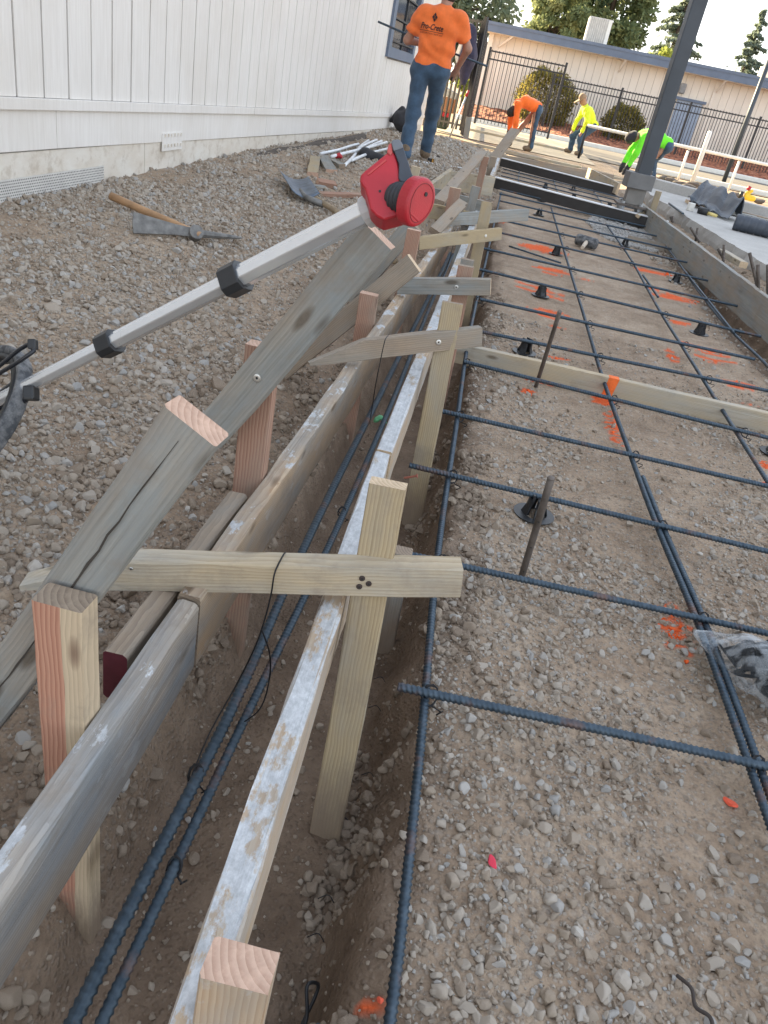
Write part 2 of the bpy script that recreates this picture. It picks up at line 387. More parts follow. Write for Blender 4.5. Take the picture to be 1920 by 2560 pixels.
CONC = NT('concrete'); _f = CONC.noise(CONC.map(), 2.2, 8, 0.65); _g = CONC.noise(CONC.map(), 55, 5, 0.6)
CONC.col(CONC.mix(CONC.ramp(_g, [(0.4, 0.0), (0.75, 0.5)]), CONC.ramp(_f, [(0.3, (0.36, 0.35, 0.33)), (0.7, (0.50, 0.485, 0.455))]), (0.3, 0.28, 0.25))).set(Roughness=0.85); CONC.bump(_g, 0.35, 0.004); CONC = CONC.m
COLUMN = simple('primed_grey_steel', (0.055, 0.065, 0.078), 0.5, 0.3, 0.15, 3)
GLASS = simple('dark_window_glass', (0.03, 0.04, 0.055), 0.08, 0, 0.2, 1, spec=0.8)
WHITEP = simple('white_enamel', (0.76, 0.74, 0.68), 0.4, 0, 0.06, 10)
GALV = simple('galvanised_sheet', (0.42, 0.44, 0.46), 0.42, 0.7, 0.15, 6)
BRIGHTTOP = simple('white_steel_flange', (0.72, 0.73, 0.74), 0.5, 0.2, 0.1, 8)
BLACKST = simple('black_painted_steel', (0.02, 0.021, 0.024), 0.5, 0.2)
# ---------------------------------------------------------------- ground
def lform_x(y):      # inner (right) face line of the left form
    return np.interp(y, [-1, 0.4, 0.94, 1.5, 3.0, 5.2, 6.0, 6.4, 8.7, 9.5], [-.335, -.315, -.305, -.292, -.25, -.215, -.215, -.56, -.50, -.50])
def gz(x, y):
    x = np.asarray(x, float); y = np.asarray(y, float)
    jit = (fbm(x * 0 + 3.1, y, 3.0, 4) - .5) * .10 + (fbm(x, y, 9, 3) - .5) * .05
    far = sstep(3, 8, y)
    zl = np.interp(x, [-60, -2.6, -2.1, -1.5, -1.0, -.72, -.5, -.42], [.24, .24, .21, .17, .09, .03, -.03, -.06])
    zl = zl + far * np.interp(x, [-1.6, -1.0, -.5], [.05, .13, .16])
    lx = lform_x(y)
    tr = sstep(-0.01, 1, 1) * 1.0
    end = 1 - sstep(8.6, 9.2, y)                    # the trench runs out
    floor = -.215 + .02 * fbm(x, y, 6, 3)
    xb = 0.045 + jit
    zb = 0.012 * np.exp(-((x - .2) / .12) ** 2) + .012 * (fbm(x, y, 1.3, 3) - .5) * 2
    # right ditch
    dl = np.interp(y, [-1, 4.4, 5.6, 6.2, 7.9, 9.0, 9.4], [1.62, 1.64, 1.66, 1.73, 1.85, 1.92, 2.2]) + jit * 0.8
    ditch = sstep(0, .16, x - dl) * (1 - sstep(8.8, 9.4, y))
    zr = zb * (1 - ditch) + ditch * (-.17 + .05 * fbm(x, y, 5, 3))
    rx = np.interp(y, [-1, 5.5, 9, 10.2, 11.5], [2.07, 2.06, 2.02, 1.95, 1.9])
    up = sstep(-.06, .05, x - rx)
    zr = zr * (1 - up) + up * np.interp(x - rx, [0, .28, .5], [.06, .14, .12])
    right_bank = sstep(-.045, .045, x - xb)
    z = np.where(x < xb + .12, floor * (1 - right_bank) + zr * right_bank, zr)
    lw = sstep(-.075, -.01, x - lx + .02 + jit * .5)
    z = np.where(x < lx + .15, zl * (1 - lw) + z * lw, z)
    flat = np.where(x < -.2, zl, np.where(x < 1.9, 0.02, .12))
    z = z * end + (1 - end) * np.where(x < 1.9, np.interp(x, [-.75, -.15], [0, 1]) * 0.02 + np.interp(x, [-.75, -.15], [1, 0]) * zl, zr)
    ff = sstep(14.5, 17, y); z = z * (1 - ff) + .06 * ff
    big = sstep(40, 120, np.hypot(x, y)); z = z * (1 - big) + 0.0 * big
    return z
def gz_d(x, y):
    z = gz(x, y); near = 1 - sstep(9, 16, np.asarray(y, float))
    rough = np.where(np.asarray(x) < -.4, 1.25, 0.7)
    trn = np.exp(-((np.asarray(x) - .05) / .1) ** 2) * (np.asarray(y) < 9)
    z = z + near * rough * (0.022 * (fbm(x, y, 7, 3) - .5) + 0.016 * (fbm(x, y, 26, 3) - .5)) + trn * (.06 * (fbm(x, y, 13, 3) - .5) + .03 * (fbm(x, y, 34, 2) - .5)) + .05 * (fbm(x, y, 11, 4) - .5) * sstep(-.85, -.6, np.asarray(x)) * (np.asarray(x) < -.36) * (np.asarray(y) < 6)
    return z
def grow(a, step, g, stop, sgn):
    out = []
    while a * sgn < stop * sgn:
        step *= g; a += sgn * step; out.append(a)
    return out
xs = np.concatenate([np.array(grow(-1.35, .013, 1.05, -500, -1))[::-1], np.arange(-1.35, 2.15, .013), np.array(grow(2.15, .013, 1.05, 500, 1))])
ys = np.concatenate([np.array(grow(0.25, .013, 1.14, -300, -1))[::-1], np.arange(.25, 3.2, .013), np.array(grow(3.2, .013, 1.018, 700, 1))])
GX, GY = np.meshgrid(xs, ys, indexing='ij')
GZ = gz_d(GX, GY)
# sprayed marker paint on the dirt: boxes read off the photograph, on the bed (z=0)
def _r4(a, b, c, d): return [(1200 + .434 * a, 300 + .434 * b), (1200 + .434 * c, 300 + .434 * d)]
def _r7(a, b, c, d): return [(900 + .6148 * a, 700 + .6148 * b), (900 + .6148 * c, 700 + .6148 * d)]
STROKES = [_r4(250, 705, 470, 790), _r4(330, 815, 490, 905), _r4(560, 812, 670, 842), _r4(550, 905, 680, 945), _r4(240, 925, 480, 1040),
           _r4(930, 855, 1100, 915), _r4(1005, 975, 1210, 1060), _r4(280, 1070, 440, 1150), _r4(95, 580, 150, 605), _r4(60, 500, 130, 520), _r4(560, 570, 640, 590),
           _r7(700, 105, 830, 150), _r7(740, 170, 850, 205), _r7(640, 395, 820, 420), _r7(650, 435, 710, 475), _r7(760, 300, 840, 330), _r7(955, 470, 1020, 515), _r7(1200, 40, 1335, 92), _r7(1275, 160, 1330, 185),
           _r7(1345, 255, 1480, 320), _r7(1380, 310, 1520, 358), _r7(1475, 405, 1600, 455), _r7(1515, 490, 1640, 525), _r7(1250, 280, 1290, 335), _r7(1630, 740, 1680, 780), _r7(1640, 820, 1680, 845), _r7(690, 20, 820, 60), _r7(780, 60, 830, 80)]
SPECK = [_r7(1005, 530, 1060, 670), [(1662, 1500), (1725, 1660)], [(930, 2480), (960, 2540)]]
def paint_mask(X, Y):
    m = np.zeros_like(X)
    near = (Y < 11) & (X > -.3) & (X < 2.3)
    x = X[near]; y = Y[near]; mm = np.zeros_like(x)
    streak = fbm(x * 3.5, y * 46, 1.0, 3); sp = fbm(x, y, 70, 2); blot = fbm(x, y, 9, 3)
    for kind, L in ((0, STROKES), (1, SPECK)):
        for (a, b) in L:
            p0 = atz(*a); p1 = atz(*b); pa = atz(a[0], b[1]); pb = atz(b[0], a[1])
            cx = (p0[0] + p1[0]) / 2; cy = (p0[1] + p1[1]) / 2
            hx = max(.02, abs(pb[0] + p1[0] - p0[0] - pa[0]) / 4 * 1.1); hy = max(.015, abs(p0[1] - p1[1]) / 2 * 0.9)
            e = 1 - np.sqrt(((x - cx) / hx) ** 2 + ((y - cy) / hy) ** 2) 
            if kind == 0: v = sstep(.05, .35, e * 1.1 + (streak - .5) * 3.0 + (sp - .5) * 1.0 + .16)
            else: v = sstep(.1, .5, e * .9 + (sp - .53) * 3.0 + (blot - .45))
            v = v * (e > -.25)
            mm = np.maximum(mm, v)
    m[near] = mm; return m
PM = paint_mask(GX, GY)
# colour zones: brown dug soil with trench shade darkened into its colour, worn pale crust on the bed, finished yard beyond
lx_ = lform_x(GY)
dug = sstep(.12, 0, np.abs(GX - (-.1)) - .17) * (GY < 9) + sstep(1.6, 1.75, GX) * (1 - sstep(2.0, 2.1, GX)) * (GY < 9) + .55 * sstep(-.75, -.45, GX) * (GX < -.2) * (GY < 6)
gm = bpy.data.meshes.new('ground')
nx, ny = len(xs), len(ys)
vid = np.arange(nx * ny).reshape(nx, ny)
q = np.stack([vid[:-1, :-1], vid[1:, :-1], vid[1:, 1:], vid[:-1, 1:]], -1).reshape(-1, 4)
gm.vertices.add(nx * ny); gm.vertices.foreach_set('co', np.stack([GX, GY, GZ], -1).ravel().astype(np.float32))
gm.loops.add(q.size); gm.loops.foreach_set('vertex_index', q.ravel().astype(np.int32))
gm.polygons.add(len(q)); gm.polygons.foreach_set('loop_start', (np.arange(len(q)) * 4).astype(np.int32))
gm.polygons.foreach_set('use_smooth', np.ones(len(q), dtype=bool))
gm.update(calc_edges=True)
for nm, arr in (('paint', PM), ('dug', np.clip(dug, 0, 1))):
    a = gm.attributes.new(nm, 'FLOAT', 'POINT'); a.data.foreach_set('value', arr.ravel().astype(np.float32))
t = NT('gravelly_soil')
P = t.co('Object')
big = t.noise(P, 0.9, 6, 0.6); mid = t.noise(P, 8, 7, 0.65); fin = t.noise(P, 75, 6, 0.7); vf = t.noise(P, 260, 3, 0.7)
c = t.ramp(t.math('MULTIPLY_ADD', mid, 0.6, t.math('MULTIPLY', big, 0.45)), [(0.34, (0.225, 0.158, 0.106)), (0.52, (0.39, 0.292, 0.207)), (0.70, (0.52, 0.415, 0.31))])
peb = t.n('ShaderNodeTexVoronoi'); peb.inputs['Scale'].default_value = 95; t.l(P, peb.inputs['Vector'])
peb2 = t.n('ShaderNodeTexVoronoi'); peb2.inputs['Scale'].default_value = 38; t.l(P, peb2.inputs['Vector'])
pb = t.ramp(peb.outputs['Distance'], [(0.18, 1.0), (0.5, 0.0)])
pcol = t.ramp(peb.outputs['Color'], [(0.15, (0.22, 0.19, 0.155)), (0.5, (0.38, 0.34, 0.29)), (0.85, (0.50, 0.46, 0.41))])
c = t.mix(t.math('MULTIPLY', pb, 0.55), c, pcol)
c = t.mix(t.math('MULTIPLY', t.ramp(peb2.outputs['Distance'], [(0.15, 1.0), (0.42, 0.0)]), t.ramp(t.noise(P, 3.1, 3), [(0.45, 0.0), (0.6, 0.6)])), c,
          t.ramp(peb2.outputs['Color'], [(0.2, (0.27, 0.235, 0.195)), (0.8, (0.49, 0.45, 0.4))]))
c = t.mix(t.ramp(fin, [(0.3, 0.55), (0.55, 0.0)]), c, (0.13, 0.10, 0.077))
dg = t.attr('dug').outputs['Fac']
c = t.mix(t.math('MULTIPLY', dg, 0.88), c, t.ramp(mid, [(0.3, (0.125, 0.086, 0.06)), (0.7, (0.255, 0.185, 0.132))]))  # dug soil's own brown, deepened so the colour carries trench shade
# farther yard: asphalt drive, laid out in place
sep = t.n('ShaderNodeSeparateXYZ'); t.l(P, sep.inputs[0])
c = t.mix(t.math('MULTIPLY', t.attr('paint').outputs['Fac'], 0.93), c, t.ramp(fin, [(0.3, (0.62, 0.085, 0.02)), (0.7, (0.92, 0.17, 0.05))]))
t.col(c).set(Roughness=0.95); t.b.inputs['Specular IOR Level'].default_value = 0.15
hgt = t.math('ADD', t.math('MULTIPLY', pb, 0.55), t.math('ADD', fin, t.math('MULTIPLY', vf, 0.4)))
t.bump(hgt, 0.8, 0.008)
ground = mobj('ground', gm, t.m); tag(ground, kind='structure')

# ---------------------------------------------------------------- stones
def ico(sub):
    bm = bmesh.new(); bmesh.ops.create_icosphere(bm, subdivisions=sub, radius=1.0)
    V = np.array([v.co[:] for v in bm.verts]); Fc = [tuple(v.index for v in f.verts) for f in bm.faces]; bm.free(); return V, Fc
IV3, IF3 = ico(3); IV2, IF2 = ico(2)
def rockverts(V, r, cuts=7, dmin=.5, dmax=.85, lump=.25):
    V = V * (1 - lump / 2 + lump * vnoise3(V[:, 0] * 1.4 + r.uniform(0, 50), V[:, 1] * 1.4 + r.uniform(0, 50), V[:, 2] * 1.4 + r.uniform(0, 50)))[:, None]
    for _ in range(cuts):
        n = r.normal(size=3); n /= np.linalg.norm(n); d = r.uniform(dmin, dmax)
        e = np.maximum(0, V @ n - d); V = V - e[:, None] * n * .92
    return V
def stone_mat(name, inst):
    t = NT(name)
    if inst: f = t.attr('tint', 'INSTANCER').outputs['Fac']
    else: f = t.n('ShaderNodeObjectInfo').outputs['Random']
    c = t.ramp(f, [(0.0, (0.17, 0.12, 0.082)), (0.25, (0.30, 0.236, 0.175)), (0.5, (0.375, 0.322, 0.265)), (0.72, (0.43, 0.385, 0.332)), (0.86, (0.33, 0.335, 0.335)), (1.0, (0.56, 0.525, 0.475))])
    nz = t.noise(t.co('Object'), 30 if inst else 22, 5, 0.7)
    c = t.mix(t.ramp(nz, [(0.36, 0.0), (0.66, 0.6)]), c, (0.40, 0.345, 0.28))
    if inst: c = t.mix(t.attr('paint', 'INSTANCER').outputs['Fac'], c, (0.85, 0.14, 0.035))
    t.col(c).set(Roughness=0.9); t.b.inputs['Specular IOR Level'].default_value = 0.2
    t.bump(nz, 0.5, 0.002); return t.m
SM_I = stone_mat('gravel_stone', True); SM_O = stone_mat('loose_stone', False)

def gn_gravel():
    g = bpy.data.node_groups.new('gravel_scatter', 'GeometryNodeTree')
    g.interface.new_socket('Geometry', in_out='INPUT', socket_type='NodeSocketGeometry')
    g.interface.new_socket('Geometry', in_out='OUTPUT', socket_type='NodeSocketGeometry')
    N = g.nodes.new; L = g.links.new
    gi = N('NodeGroupInput'); go = N('NodeGroupOutput'); jn = N('GeometryNodeJoinGeometry')
    r = np.random.default_rng(5)
    for k in range(8):
        s = N('GeometryNodeMeshIcoSphere'); s.inputs['Subdivisions'].default_value = 3; s.inputs['Radius'].default_value = 1.0
        p = N('GeometryNodeInputPosition'); cur = p.outputs[0]
        nz = N('ShaderNodeTexNoise'); nz.inputs['Scale'].default_value = 0.9; nz.inputs['Detail'].default_value = 1.0
        of = N('ShaderNodeVectorMath'); of.operation = 'ADD'; of.inputs[1].default_value = tuple(r.uniform(0, 40, 3)); L(cur, of.inputs[0]); L(of.outputs[0], nz.inputs['Vector'])
        mm = N('ShaderNodeMath'); mm.operation = 'MULTIPLY_ADD'; mm.inputs[1].default_value = 0.8; mm.inputs[2].default_value = 0.6; L(nz.outputs[0], mm.inputs[0])
        sc = N('ShaderNodeVectorMath'); sc.operation = 'SCALE'; L(cur, sc.inputs[0]); L(mm.outputs[0], sc.inputs['Scale']); cur = sc.outputs[0]
        for c_ in range(5 + k % 4):
            n = r.normal(size=3); n /= np.linalg.norm(n)
            dt = N('ShaderNodeVectorMath'); dt.operation = 'DOT_PRODUCT'; L(cur, dt.inputs[0]); dt.inputs[1].default_value = tuple(n)
            sb = N('ShaderNodeMath'); sb.operation = 'SUBTRACT'; L(dt.outputs['Value'], sb.inputs[0]); sb.inputs[1].default_value = float(r.uniform(.42, .75))
            mx = N('ShaderNodeMath'); mx.operation = 'MAXIMUM'; L(sb.outputs[0], mx.inputs[0]); mx.inputs[1].default_value = 0.0
            sv = N('ShaderNodeVectorMath'); sv.operation = 'SCALE'; sv.inputs[0].default_value = tuple(n); L(mx.outputs[0], sv.inputs['Scale'])
            su = N('ShaderNodeVectorMath'); su.operation = 'SUBTRACT'; L(cur, su.inputs[0]); L(sv.outputs[0], su.inputs[1]); cur = su.outputs[0]
        sp = N('GeometryNodeSetPosition'); L(s.outputs['Mesh'], sp.inputs['Geometry']); L(cur, sp.inputs['Position'])
        sh = N('GeometryNodeSetShadeSmooth'); L(sp.outputs[0], sh.inputs[0]); sh.inputs['Shade Smooth'].default_value = bool(k % 4 == 3)
        sm = N('GeometryNodeSetMaterial'); L(sh.outputs[0], sm.inputs['Geometry']); sm.inputs['Material'].default_value = SM_I
        ti = N('GeometryNodeGeometryToInstance'); L(sm.outputs[0], ti.inputs[0]); L(ti.outputs[0], jn.inputs[0])
    iop = N('GeometryNodeInstanceOnPoints'); L(gi.outputs[0], iop.inputs['Points']); L(jn.outputs[0], iop.inputs['Instance'])
    iop.inputs['Pick Instance'].default_value = True
    def at(nm, ty):
        a = N('GeometryNodeInputNamedAttribute'); a.data_type = ty; a.inputs['Name'].default_value = nm; return a.outputs['Attribute']
    L(at('pick', 'INT'), iop.inputs['Instance Index'])
    er = N('FunctionNodeEulerToRotation'); L(at('rot', 'FLOAT_VECTOR'), er.inputs[0]); L(er.outputs[0], iop.inputs['Rotation'])
    L(at('scl', 'FLOAT_VECTOR'), iop.inputs['Scale']); L(iop.outputs[0], go.inputs[0])
    return g
GN = gn_gravel()
def scatter(name, n, x0, x1, y0, y1, rmed, sig, rmin, rmax, dens, ypow=1.0, sink=.35, tlo=0.0, thi=1.0):
    r = rng
    X = r.uniform(x0, x1, n); u = r.uniform(0, 1, n) ** ypow; Y = y0 + (y1 - y0) * u
    keep = r.uniform(0, 1, n) < dens(X, Y); X = X[keep]; Y = Y[keep]; n = len(X)
    rad = np.clip(np.exp(r.normal(math.log(rmed), sig, n)), rmin, rmax) * (1 + .05 * np.maximum(0, Y - 2.5))
    Z = gz_d(X, Y) + rad * (.55 - sink * r.uniform(.4, 2.0, n))
    me = bpy.data.meshes.new(name); me.from_pydata(np.stack([X, Y, Z], 1).tolist(), [], [])
    S = rad[:, None] * r.uniform(.65, 1.3, (n, 3)); S[:, 2] *= .8
    pm = paint_mask(X, Y) > .45; pm &= r.uniform(0, 1, n) < .45
    for nm, ty, v in (('rot', 'FLOAT_VECTOR', r.uniform(-3.14, 3.14, (n, 3)) * np.array([.3, .3, 1])), ('scl', 'FLOAT_VECTOR', S)):
        a = me.attributes.new(nm, ty, 'POINT'); a.data.foreach_set('vector', v.astype(np.float32).ravel())
    a = me.attributes.new('pick', 'INT', 'POINT'); a.data.foreach_set('value', r.integers(0, 8, n).astype(np.int32))
    a = me.attributes.new('tint', 'FLOAT', 'POINT'); a.data.foreach_set('value', (tlo + (thi - tlo) * np.clip(r.beta(1.7, 1.7, n), 0, 1)).astype(np.float32))
    a = me.attributes.new('paint', 'FLOAT', 'POINT'); a.data.foreach_set('value', pm.astype(np.float32))
    o = mobj(name, me, SM_I); md = o.modifiers.new('scatter', 'NODES'); md.node_group = GN
    return o
def dens_bed(X, Y):
    cl = fbm(X, Y, 1.7, 4); band = np.exp(-((X - .38) / .2) ** 2)
    d = sstep(.44, .64, cl + .16 * band + .07 * sstep(1.2, .5, Y)); d = .10 + .66 * d
    return d * (X > .10 + (fbm(X * 0, Y, 3, 3) - .5) * .1) * (1 - .45 * sstep(1.9, 3.4, Y))
def dens_left(X, Y):
    cl = fbm(X, Y, 1.4, 4); d = .14 + .66 * sstep(.40, .60, cl + .1 * sstep(-.6, -1.2, X) * sstep(6, 3, Y))
    path = np.exp(-((X + .95 - .0 * Y) / .22) ** 2) * sstep(2.6, 3.5, Y) * .6
    return d * (.12 + .88 * sstep(-.5, -.9, X)) * (1 - path) 
def dens_all(X, Y): return .2 + .8 * sstep(.42, .6, fbm(X, Y, 3, 3))
o = scatter('gravel', 105000, .05, 1.9, .40, 4.4, .0033, .64, .0013, .0135, dens_bed, 1.25)
tag(o, 'grey brown gravel lying on the dirt bed under the reinforcing bars', 'gravel', kind='stuff')
o = scatter('gravel', 210000, -2.25, -.38, .45, 8.5, .0036, .72, .0016, .0175, dens_left, 1.3)
tag(o, 'loose grey gravel heaped between the form board and the white wall', 'gravel', kind='stuff')
o = scatter('gravel', 5000, -.42, .14, .3, 5.0, .0026, .66, .0012, .012, dens_all, 1.2, tlo=0.0, thi=.5)
tag(o, 'small stones and clods on the trench floor between the form boards', 'gravel', kind='stuff')
o = scatter('gravel', 9000, 1.55, 2.45, 2.5, 9.0, .006, .5, .003, .02, dens_all)
tag(o, 'gravel along the ditch and the broken edge of the concrete slab', 'gravel', kind='stuff')
o = scatter('soil_clods', 14000, -.05, .20, .3, 5.5, .006, .55, .002, .016, lambda X, Y: sstep(.42, .62, fbm(X, Y, 6, 3)) * sstep(-.05, .0, X) * (1 - .6 * sstep(.12, .2, X)), 1.4, tlo=-.1, thi=.28)
tag(o, 'brown crumbling clods along the trench bank beside the long bar', 'soil clods', kind='stuff')
o = scatter('soil_clods', 12000, -.85, -.36, .5, 5.5, .006, .6, .002, .02, lambda X, Y: sstep(.4, .6, fbm(X, Y, 5, 3)), 1.3, tlo=-.1, thi=.35)
tag(o, 'dark brown clods in the dug soil behind the left form planks', 'soil clods', kind='stuff')
o = scatter('gravel', 26000, -2.1, .0, 8.0, 16.5, .009, .5, .004, .022, lambda X, Y: .2 + .8 * sstep(.4, .6, fbm(X, Y, 1.5, 3)), 1.0)
tag(o, 'scattered gravel on the soil around the walking man', 'gravel', kind='stuff')
# crushed blue-grey rock round the column foot
o = scatter('crushed_rock', 12000, .95, 2.0, 8.0, 10.4, .010, .4, .006, .02, lambda X, Y: (((X - 1.48) / .45) ** 2 + ((Y - 9.2) / 1.0) ** 2 + .6 * fbm(X, Y, 5, 2) < 1.25) * 1.0, tlo=.83, thi=.90)
tag(o, 'patch of crushed blue grey rock around the column foot', 'crushed rock', kind='stuff')

# the largest stones, one by one
ROCKS = []
_rr = np.random.default_rng(3)
for k in range(12):
    V = rockverts(IV3, _rr, 9 + k % 5, .42, .8); ROCKS.append(mesh('stone', V, IF3, False))
    ROCKS[-1].materials.append(SM_O)
def rock(x, y, r, flat=.7, mat=None, dz=.35):
    me = ROCKS[_rr.integers(0, 12)]
    o = bpy.data.objects.new('stone', me); col.objects.link(o); o.parent = ground
    o.location = (x, y, float(gz_d(x, y)) + r * dz); o.rotation_euler = (_rr.uniform(-.4, .4), _rr.uniform(-.4, .4), _rr.uniform(0, 6.28))
    s = _rr.uniform(.75, 1.25, 3); o.scale = (r * s[0], r * s[1], r * flat * s[2])
    if mat: o.material_slots[0].link = 'OBJECT'; o.material_slots[0].material = mat
    return o
# read off the photograph: (px, py, radius in photograph pixels)
BIG = [(1010, 2235, 24), (1010, 2090, 20), (1058, 2100, 22), (1155, 2185, 26), (1210, 2190, 28), (1265, 2215, 24), (1520, 2210, 28), (1500, 2180, 22), (1385, 2265, 20), (1440, 2340, 30), (1375, 2345, 24),
       (1515, 2015, 18), (1470, 2470, 26), (1530, 2535, 30), (1590, 2530, 26), (1630, 2490, 24), (1860, 2410, 30), (1830, 2150, 30), (1780, 2180, 22), (1630, 2190, 16), (1140, 2435, 24), (1150, 2475, 28),
       (1210, 2510, 30), (1120, 2310, 28), (1745, 2100, 24), (1775, 2070, 22), (1585, 2460, 20), (1720, 2470, 18), (1855, 2300, 22), (1900, 2270, 20),
       (1175, 1650, 20), (1210, 1620, 18), (1245, 1735, 20), (1215, 1755, 24), (1270, 1790, 26), (1325, 1780, 18), (1340, 1935, 24), (1350, 1955, 20), (1620, 1800, 20), (1425, 1925, 22), (1375, 1890, 20), (1160, 1975, 22),
       (1390, 1745, 18), (1285, 1500, 20), (1505, 1635, 18), (1690, 1690, 20), (1600, 1655, 16), (1080, 1800, 16),
       (130, 775, 34), (545, 970, 38), (70, 815, 18), (230, 960, 22), (330, 1000, 22), (395, 915, 18), (420, 960, 26), (300, 930, 20), (160, 1195, 26), (190, 1180, 30), (125, 1155, 24), (40, 1195, 26), (155, 1180, 22),
       (230, 1120, 20), (460, 920, 18), (350, 690, 16), (270, 935, 16), (215, 1060, 18), (60, 950, 16), (75, 1870, 26), (170, 1560, 16), (410, 1000, 18), (510, 900, 16), (270, 640, 14), (640, 1130, 14), (700, 980, 14),
       (640, 1875, 18), (600, 1910, 14), (480, 1945, 12), (470, 2055, 14), (620, 1860, 12), (360, 2180, 16), (230, 2440, 22), (385, 2075, 10)]
for px, py, pr in BIG:
    p = atz(px, py, 0.0 if px > 950 else -.02)
    for _ in range(3): p = atz(px, py, float(gz(p[0], p[1])))
    dep = (p - CC) @ CF; rock(p[0], p[1], pr * .74 * dep / FOC, .7, None, .18)
for k in range(150):
    if k < 85: x, y = _rr.uniform(-2.1, -.5), .8 + 4.5 * _rr.uniform() ** 1.4; r = _rr.uniform(.012, .027)
    else: x, y = _rr.uniform(.16, 1.5), .5 + 3.0 * _rr.uniform() ** 1.3; r = _rr.uniform(.009, .016)
    rock(x, y, r * .85, .7, None, .15)
P_ORSTONE = simple('marker_paint_stone', (0.8, 0.12, 0.06), 0.8, 0, 0.3, 40); P_PKSTONE = simple('pink_paint_stone', (0.7, 0.05, 0.09), 0.8, 0, 0.3, 40)
for px, py, pr, m_ in ((1825, 2010, 18, P_ORSTONE), (1225, 2170, 16, P_PKSTONE), (952, 2500, 12, P_ORSTONE)):
    p = atz(px, py, 0); rock(p[0], p[1], pr * ((p - CC) @ CF) / FOC, .6, m_)
# ---------------------------------------------------------------- white building along the left
def wx(y): return -2.27 + .03 * (y - 3.5)
WA = unit((.03, 1, 0)); WN = unit((1, -.03, 0)); WY0, WY1 = -1.5, 17.6
wz_tr = lambda y: .666 - .01893 * (y - 3.57)       # top of the base trim
bld = empty('white_building', (wx(8), 8, .2)); tag(bld, 'long white building with vertical grooved siding and a perforated crawl space vent', 'building')
def wbox(name, y0, y1, z0, z1, th, out, mat, dz=None, bev=0.0, par=bld):
    """board lying on the wall: from y0 to y1, z0..z1 (+ slope of the trim), its face 'out' proud of the wall plane"""
    b = MB(); V = []
    for y in (y0, y1):
        s = 0 if dz is None else dz(y)
        for o_ in (out - th, out):
            for z in (z0, z1):
                V.append((wx(y) + WN[0] * o_, y + WN[1] * o_, z + s))
    b.add(V, [(0, 1, 3, 2), (4, 6, 7, 5), (0, 4, 5, 1), (2, 3, 7, 6), (0, 2, 6, 4), (1, 5, 7, 3)])
    ob = b.build(name, mat, None, bevel=bev); 
    ob.parent = par; ob.matrix_parent_inverse = Matrix.Translation(-Vector(bld.location)) if par is bld else par.matrix_world.inverted()
    return ob
HW = 3.6
wbox('wall', WY0, WY1, .02, HW, .2, 0, GROOVE)
yy = 3.68 - .222 * 23; k = 0
while yy < WY1 - .02:
    y2 = min(yy + .222, WY1)
    g = .0048 + .0025 * random.random(); prd = .016 if yy < 4.75 else .0195
    zt = HW
    if not (12.35 < yy < 14.75): wbox('siding_board', yy + g, y2 - g, 0, zt - wz_tr(yy), .012, prd - .002 * random.random(), WALLP, wz_tr, bev=.002)
    else:
        wbox('siding_board', yy + g, y2 - g, 0, 1.20 - wz_tr(yy), .012, prd, WALLP, wz_tr); wbox('siding_board', yy + g, y2 - g, 2.3, HW, .012, prd, WALLP)
    yy = y2; k += 1
for (a, b_) in ((WY0, 6.95), (6.953, 8.55), (8.556, WY1)):
    wbox('base_trim', a, b_, -.052, -.001, .02, .034 + .003 * (a > 0), WALLP, wz_tr, bev=.003)
wz_sk = lambda y: np.interp(y, [0, 3.55, 5.6, 10.7, 17.6], [.49, .435, .405, .30, .22])
y_ = WY0
for L in (5.5, 3.35, 4.1, 3.1, 3.05):
    a, b_ = y_, min(y_ + L - .004, WY1)
    m = MB(); V = []
    for y in (a, b_):
        for o_ in (-.002, .016):
            for z in (wz_sk(y), wz_tr(y) - .0535): V.append((wx(y) + WN[0] * o_, y + WN[1] * o_, z))
    m.add(V, [(0, 1, 3, 2), (4, 6, 7, 5), (0, 4, 5, 1), (2, 3, 7, 6), (0, 2, 6, 4), (1, 5, 7, 3)])
    ob = m.build('upper_skirting', WALLP, bevel=.002); ob.parent = bld; ob.matrix_parent_inverse = Matrix.Translation(-Vector(bld.location))
    y_ += L
y_ = WY0
for L in (6.5, 2.75, 3.6, 3.2, 3.05):
    a, b_ = y_, min(y_ + L - .006, WY1)
    m = MB(); V = []
    for y in (a, b_):
        for o_ in (-.004, .008):
            for z in (.02, wz_sk(y) - .004): V.append((wx(y) + WN[0] * o_, y + WN[1] * o_, z))
    m.add(V, [(0, 1, 3, 2), (4, 6, 7, 5), (0, 4, 5, 1), (2, 3, 7, 6), (0, 2, 6, 4), (1, 5, 7, 3)])
    ob = m.build('lower_skirting', WALLD, bevel=.002); ob.parent = bld; ob.matrix_parent_inverse = Matrix.Translation(-Vector(bld.location))
    y_ += L
# nail plate and perforated vent
pl = wbox('nail_plate', 5.22, 5.53, .352, .46, .006, .022, WALLP, bev=.001)
for zz in (.375, .437):
    for i in range(6):
        wbox('nail_head', 5.25 + i * .05, 5.262 + i * .05, zz, zz + .018, .008, .029, WALLD)
t = NT('perforated_sheet'); v = t.map((1, 1, 1))
sp = t.n('ShaderNodeSeparateXYZ'); t.l(v, sp.inputs[0])
def cellf(val, per): return t.math('SUBTRACT', t.math('FRACT', t.math('DIVIDE', val, per)), 0.5)
row = t.math('FLOOR', t.math('DIVIDE', sp.outputs['Z'], .013)); sh = t.math('MULTIPLY', t.math('MODULO', row, 2.0), .0075)
fy = cellf(t.math('ADD', sp.outputs['Y'], sh), .015); fz = cellf(sp.outputs['Z'], .013)
rr_ = t.math('SQRT', t.math('ADD', t.math('MULTIPLY', fy, fy), t.math('MULTIPLY', fz, fz)))
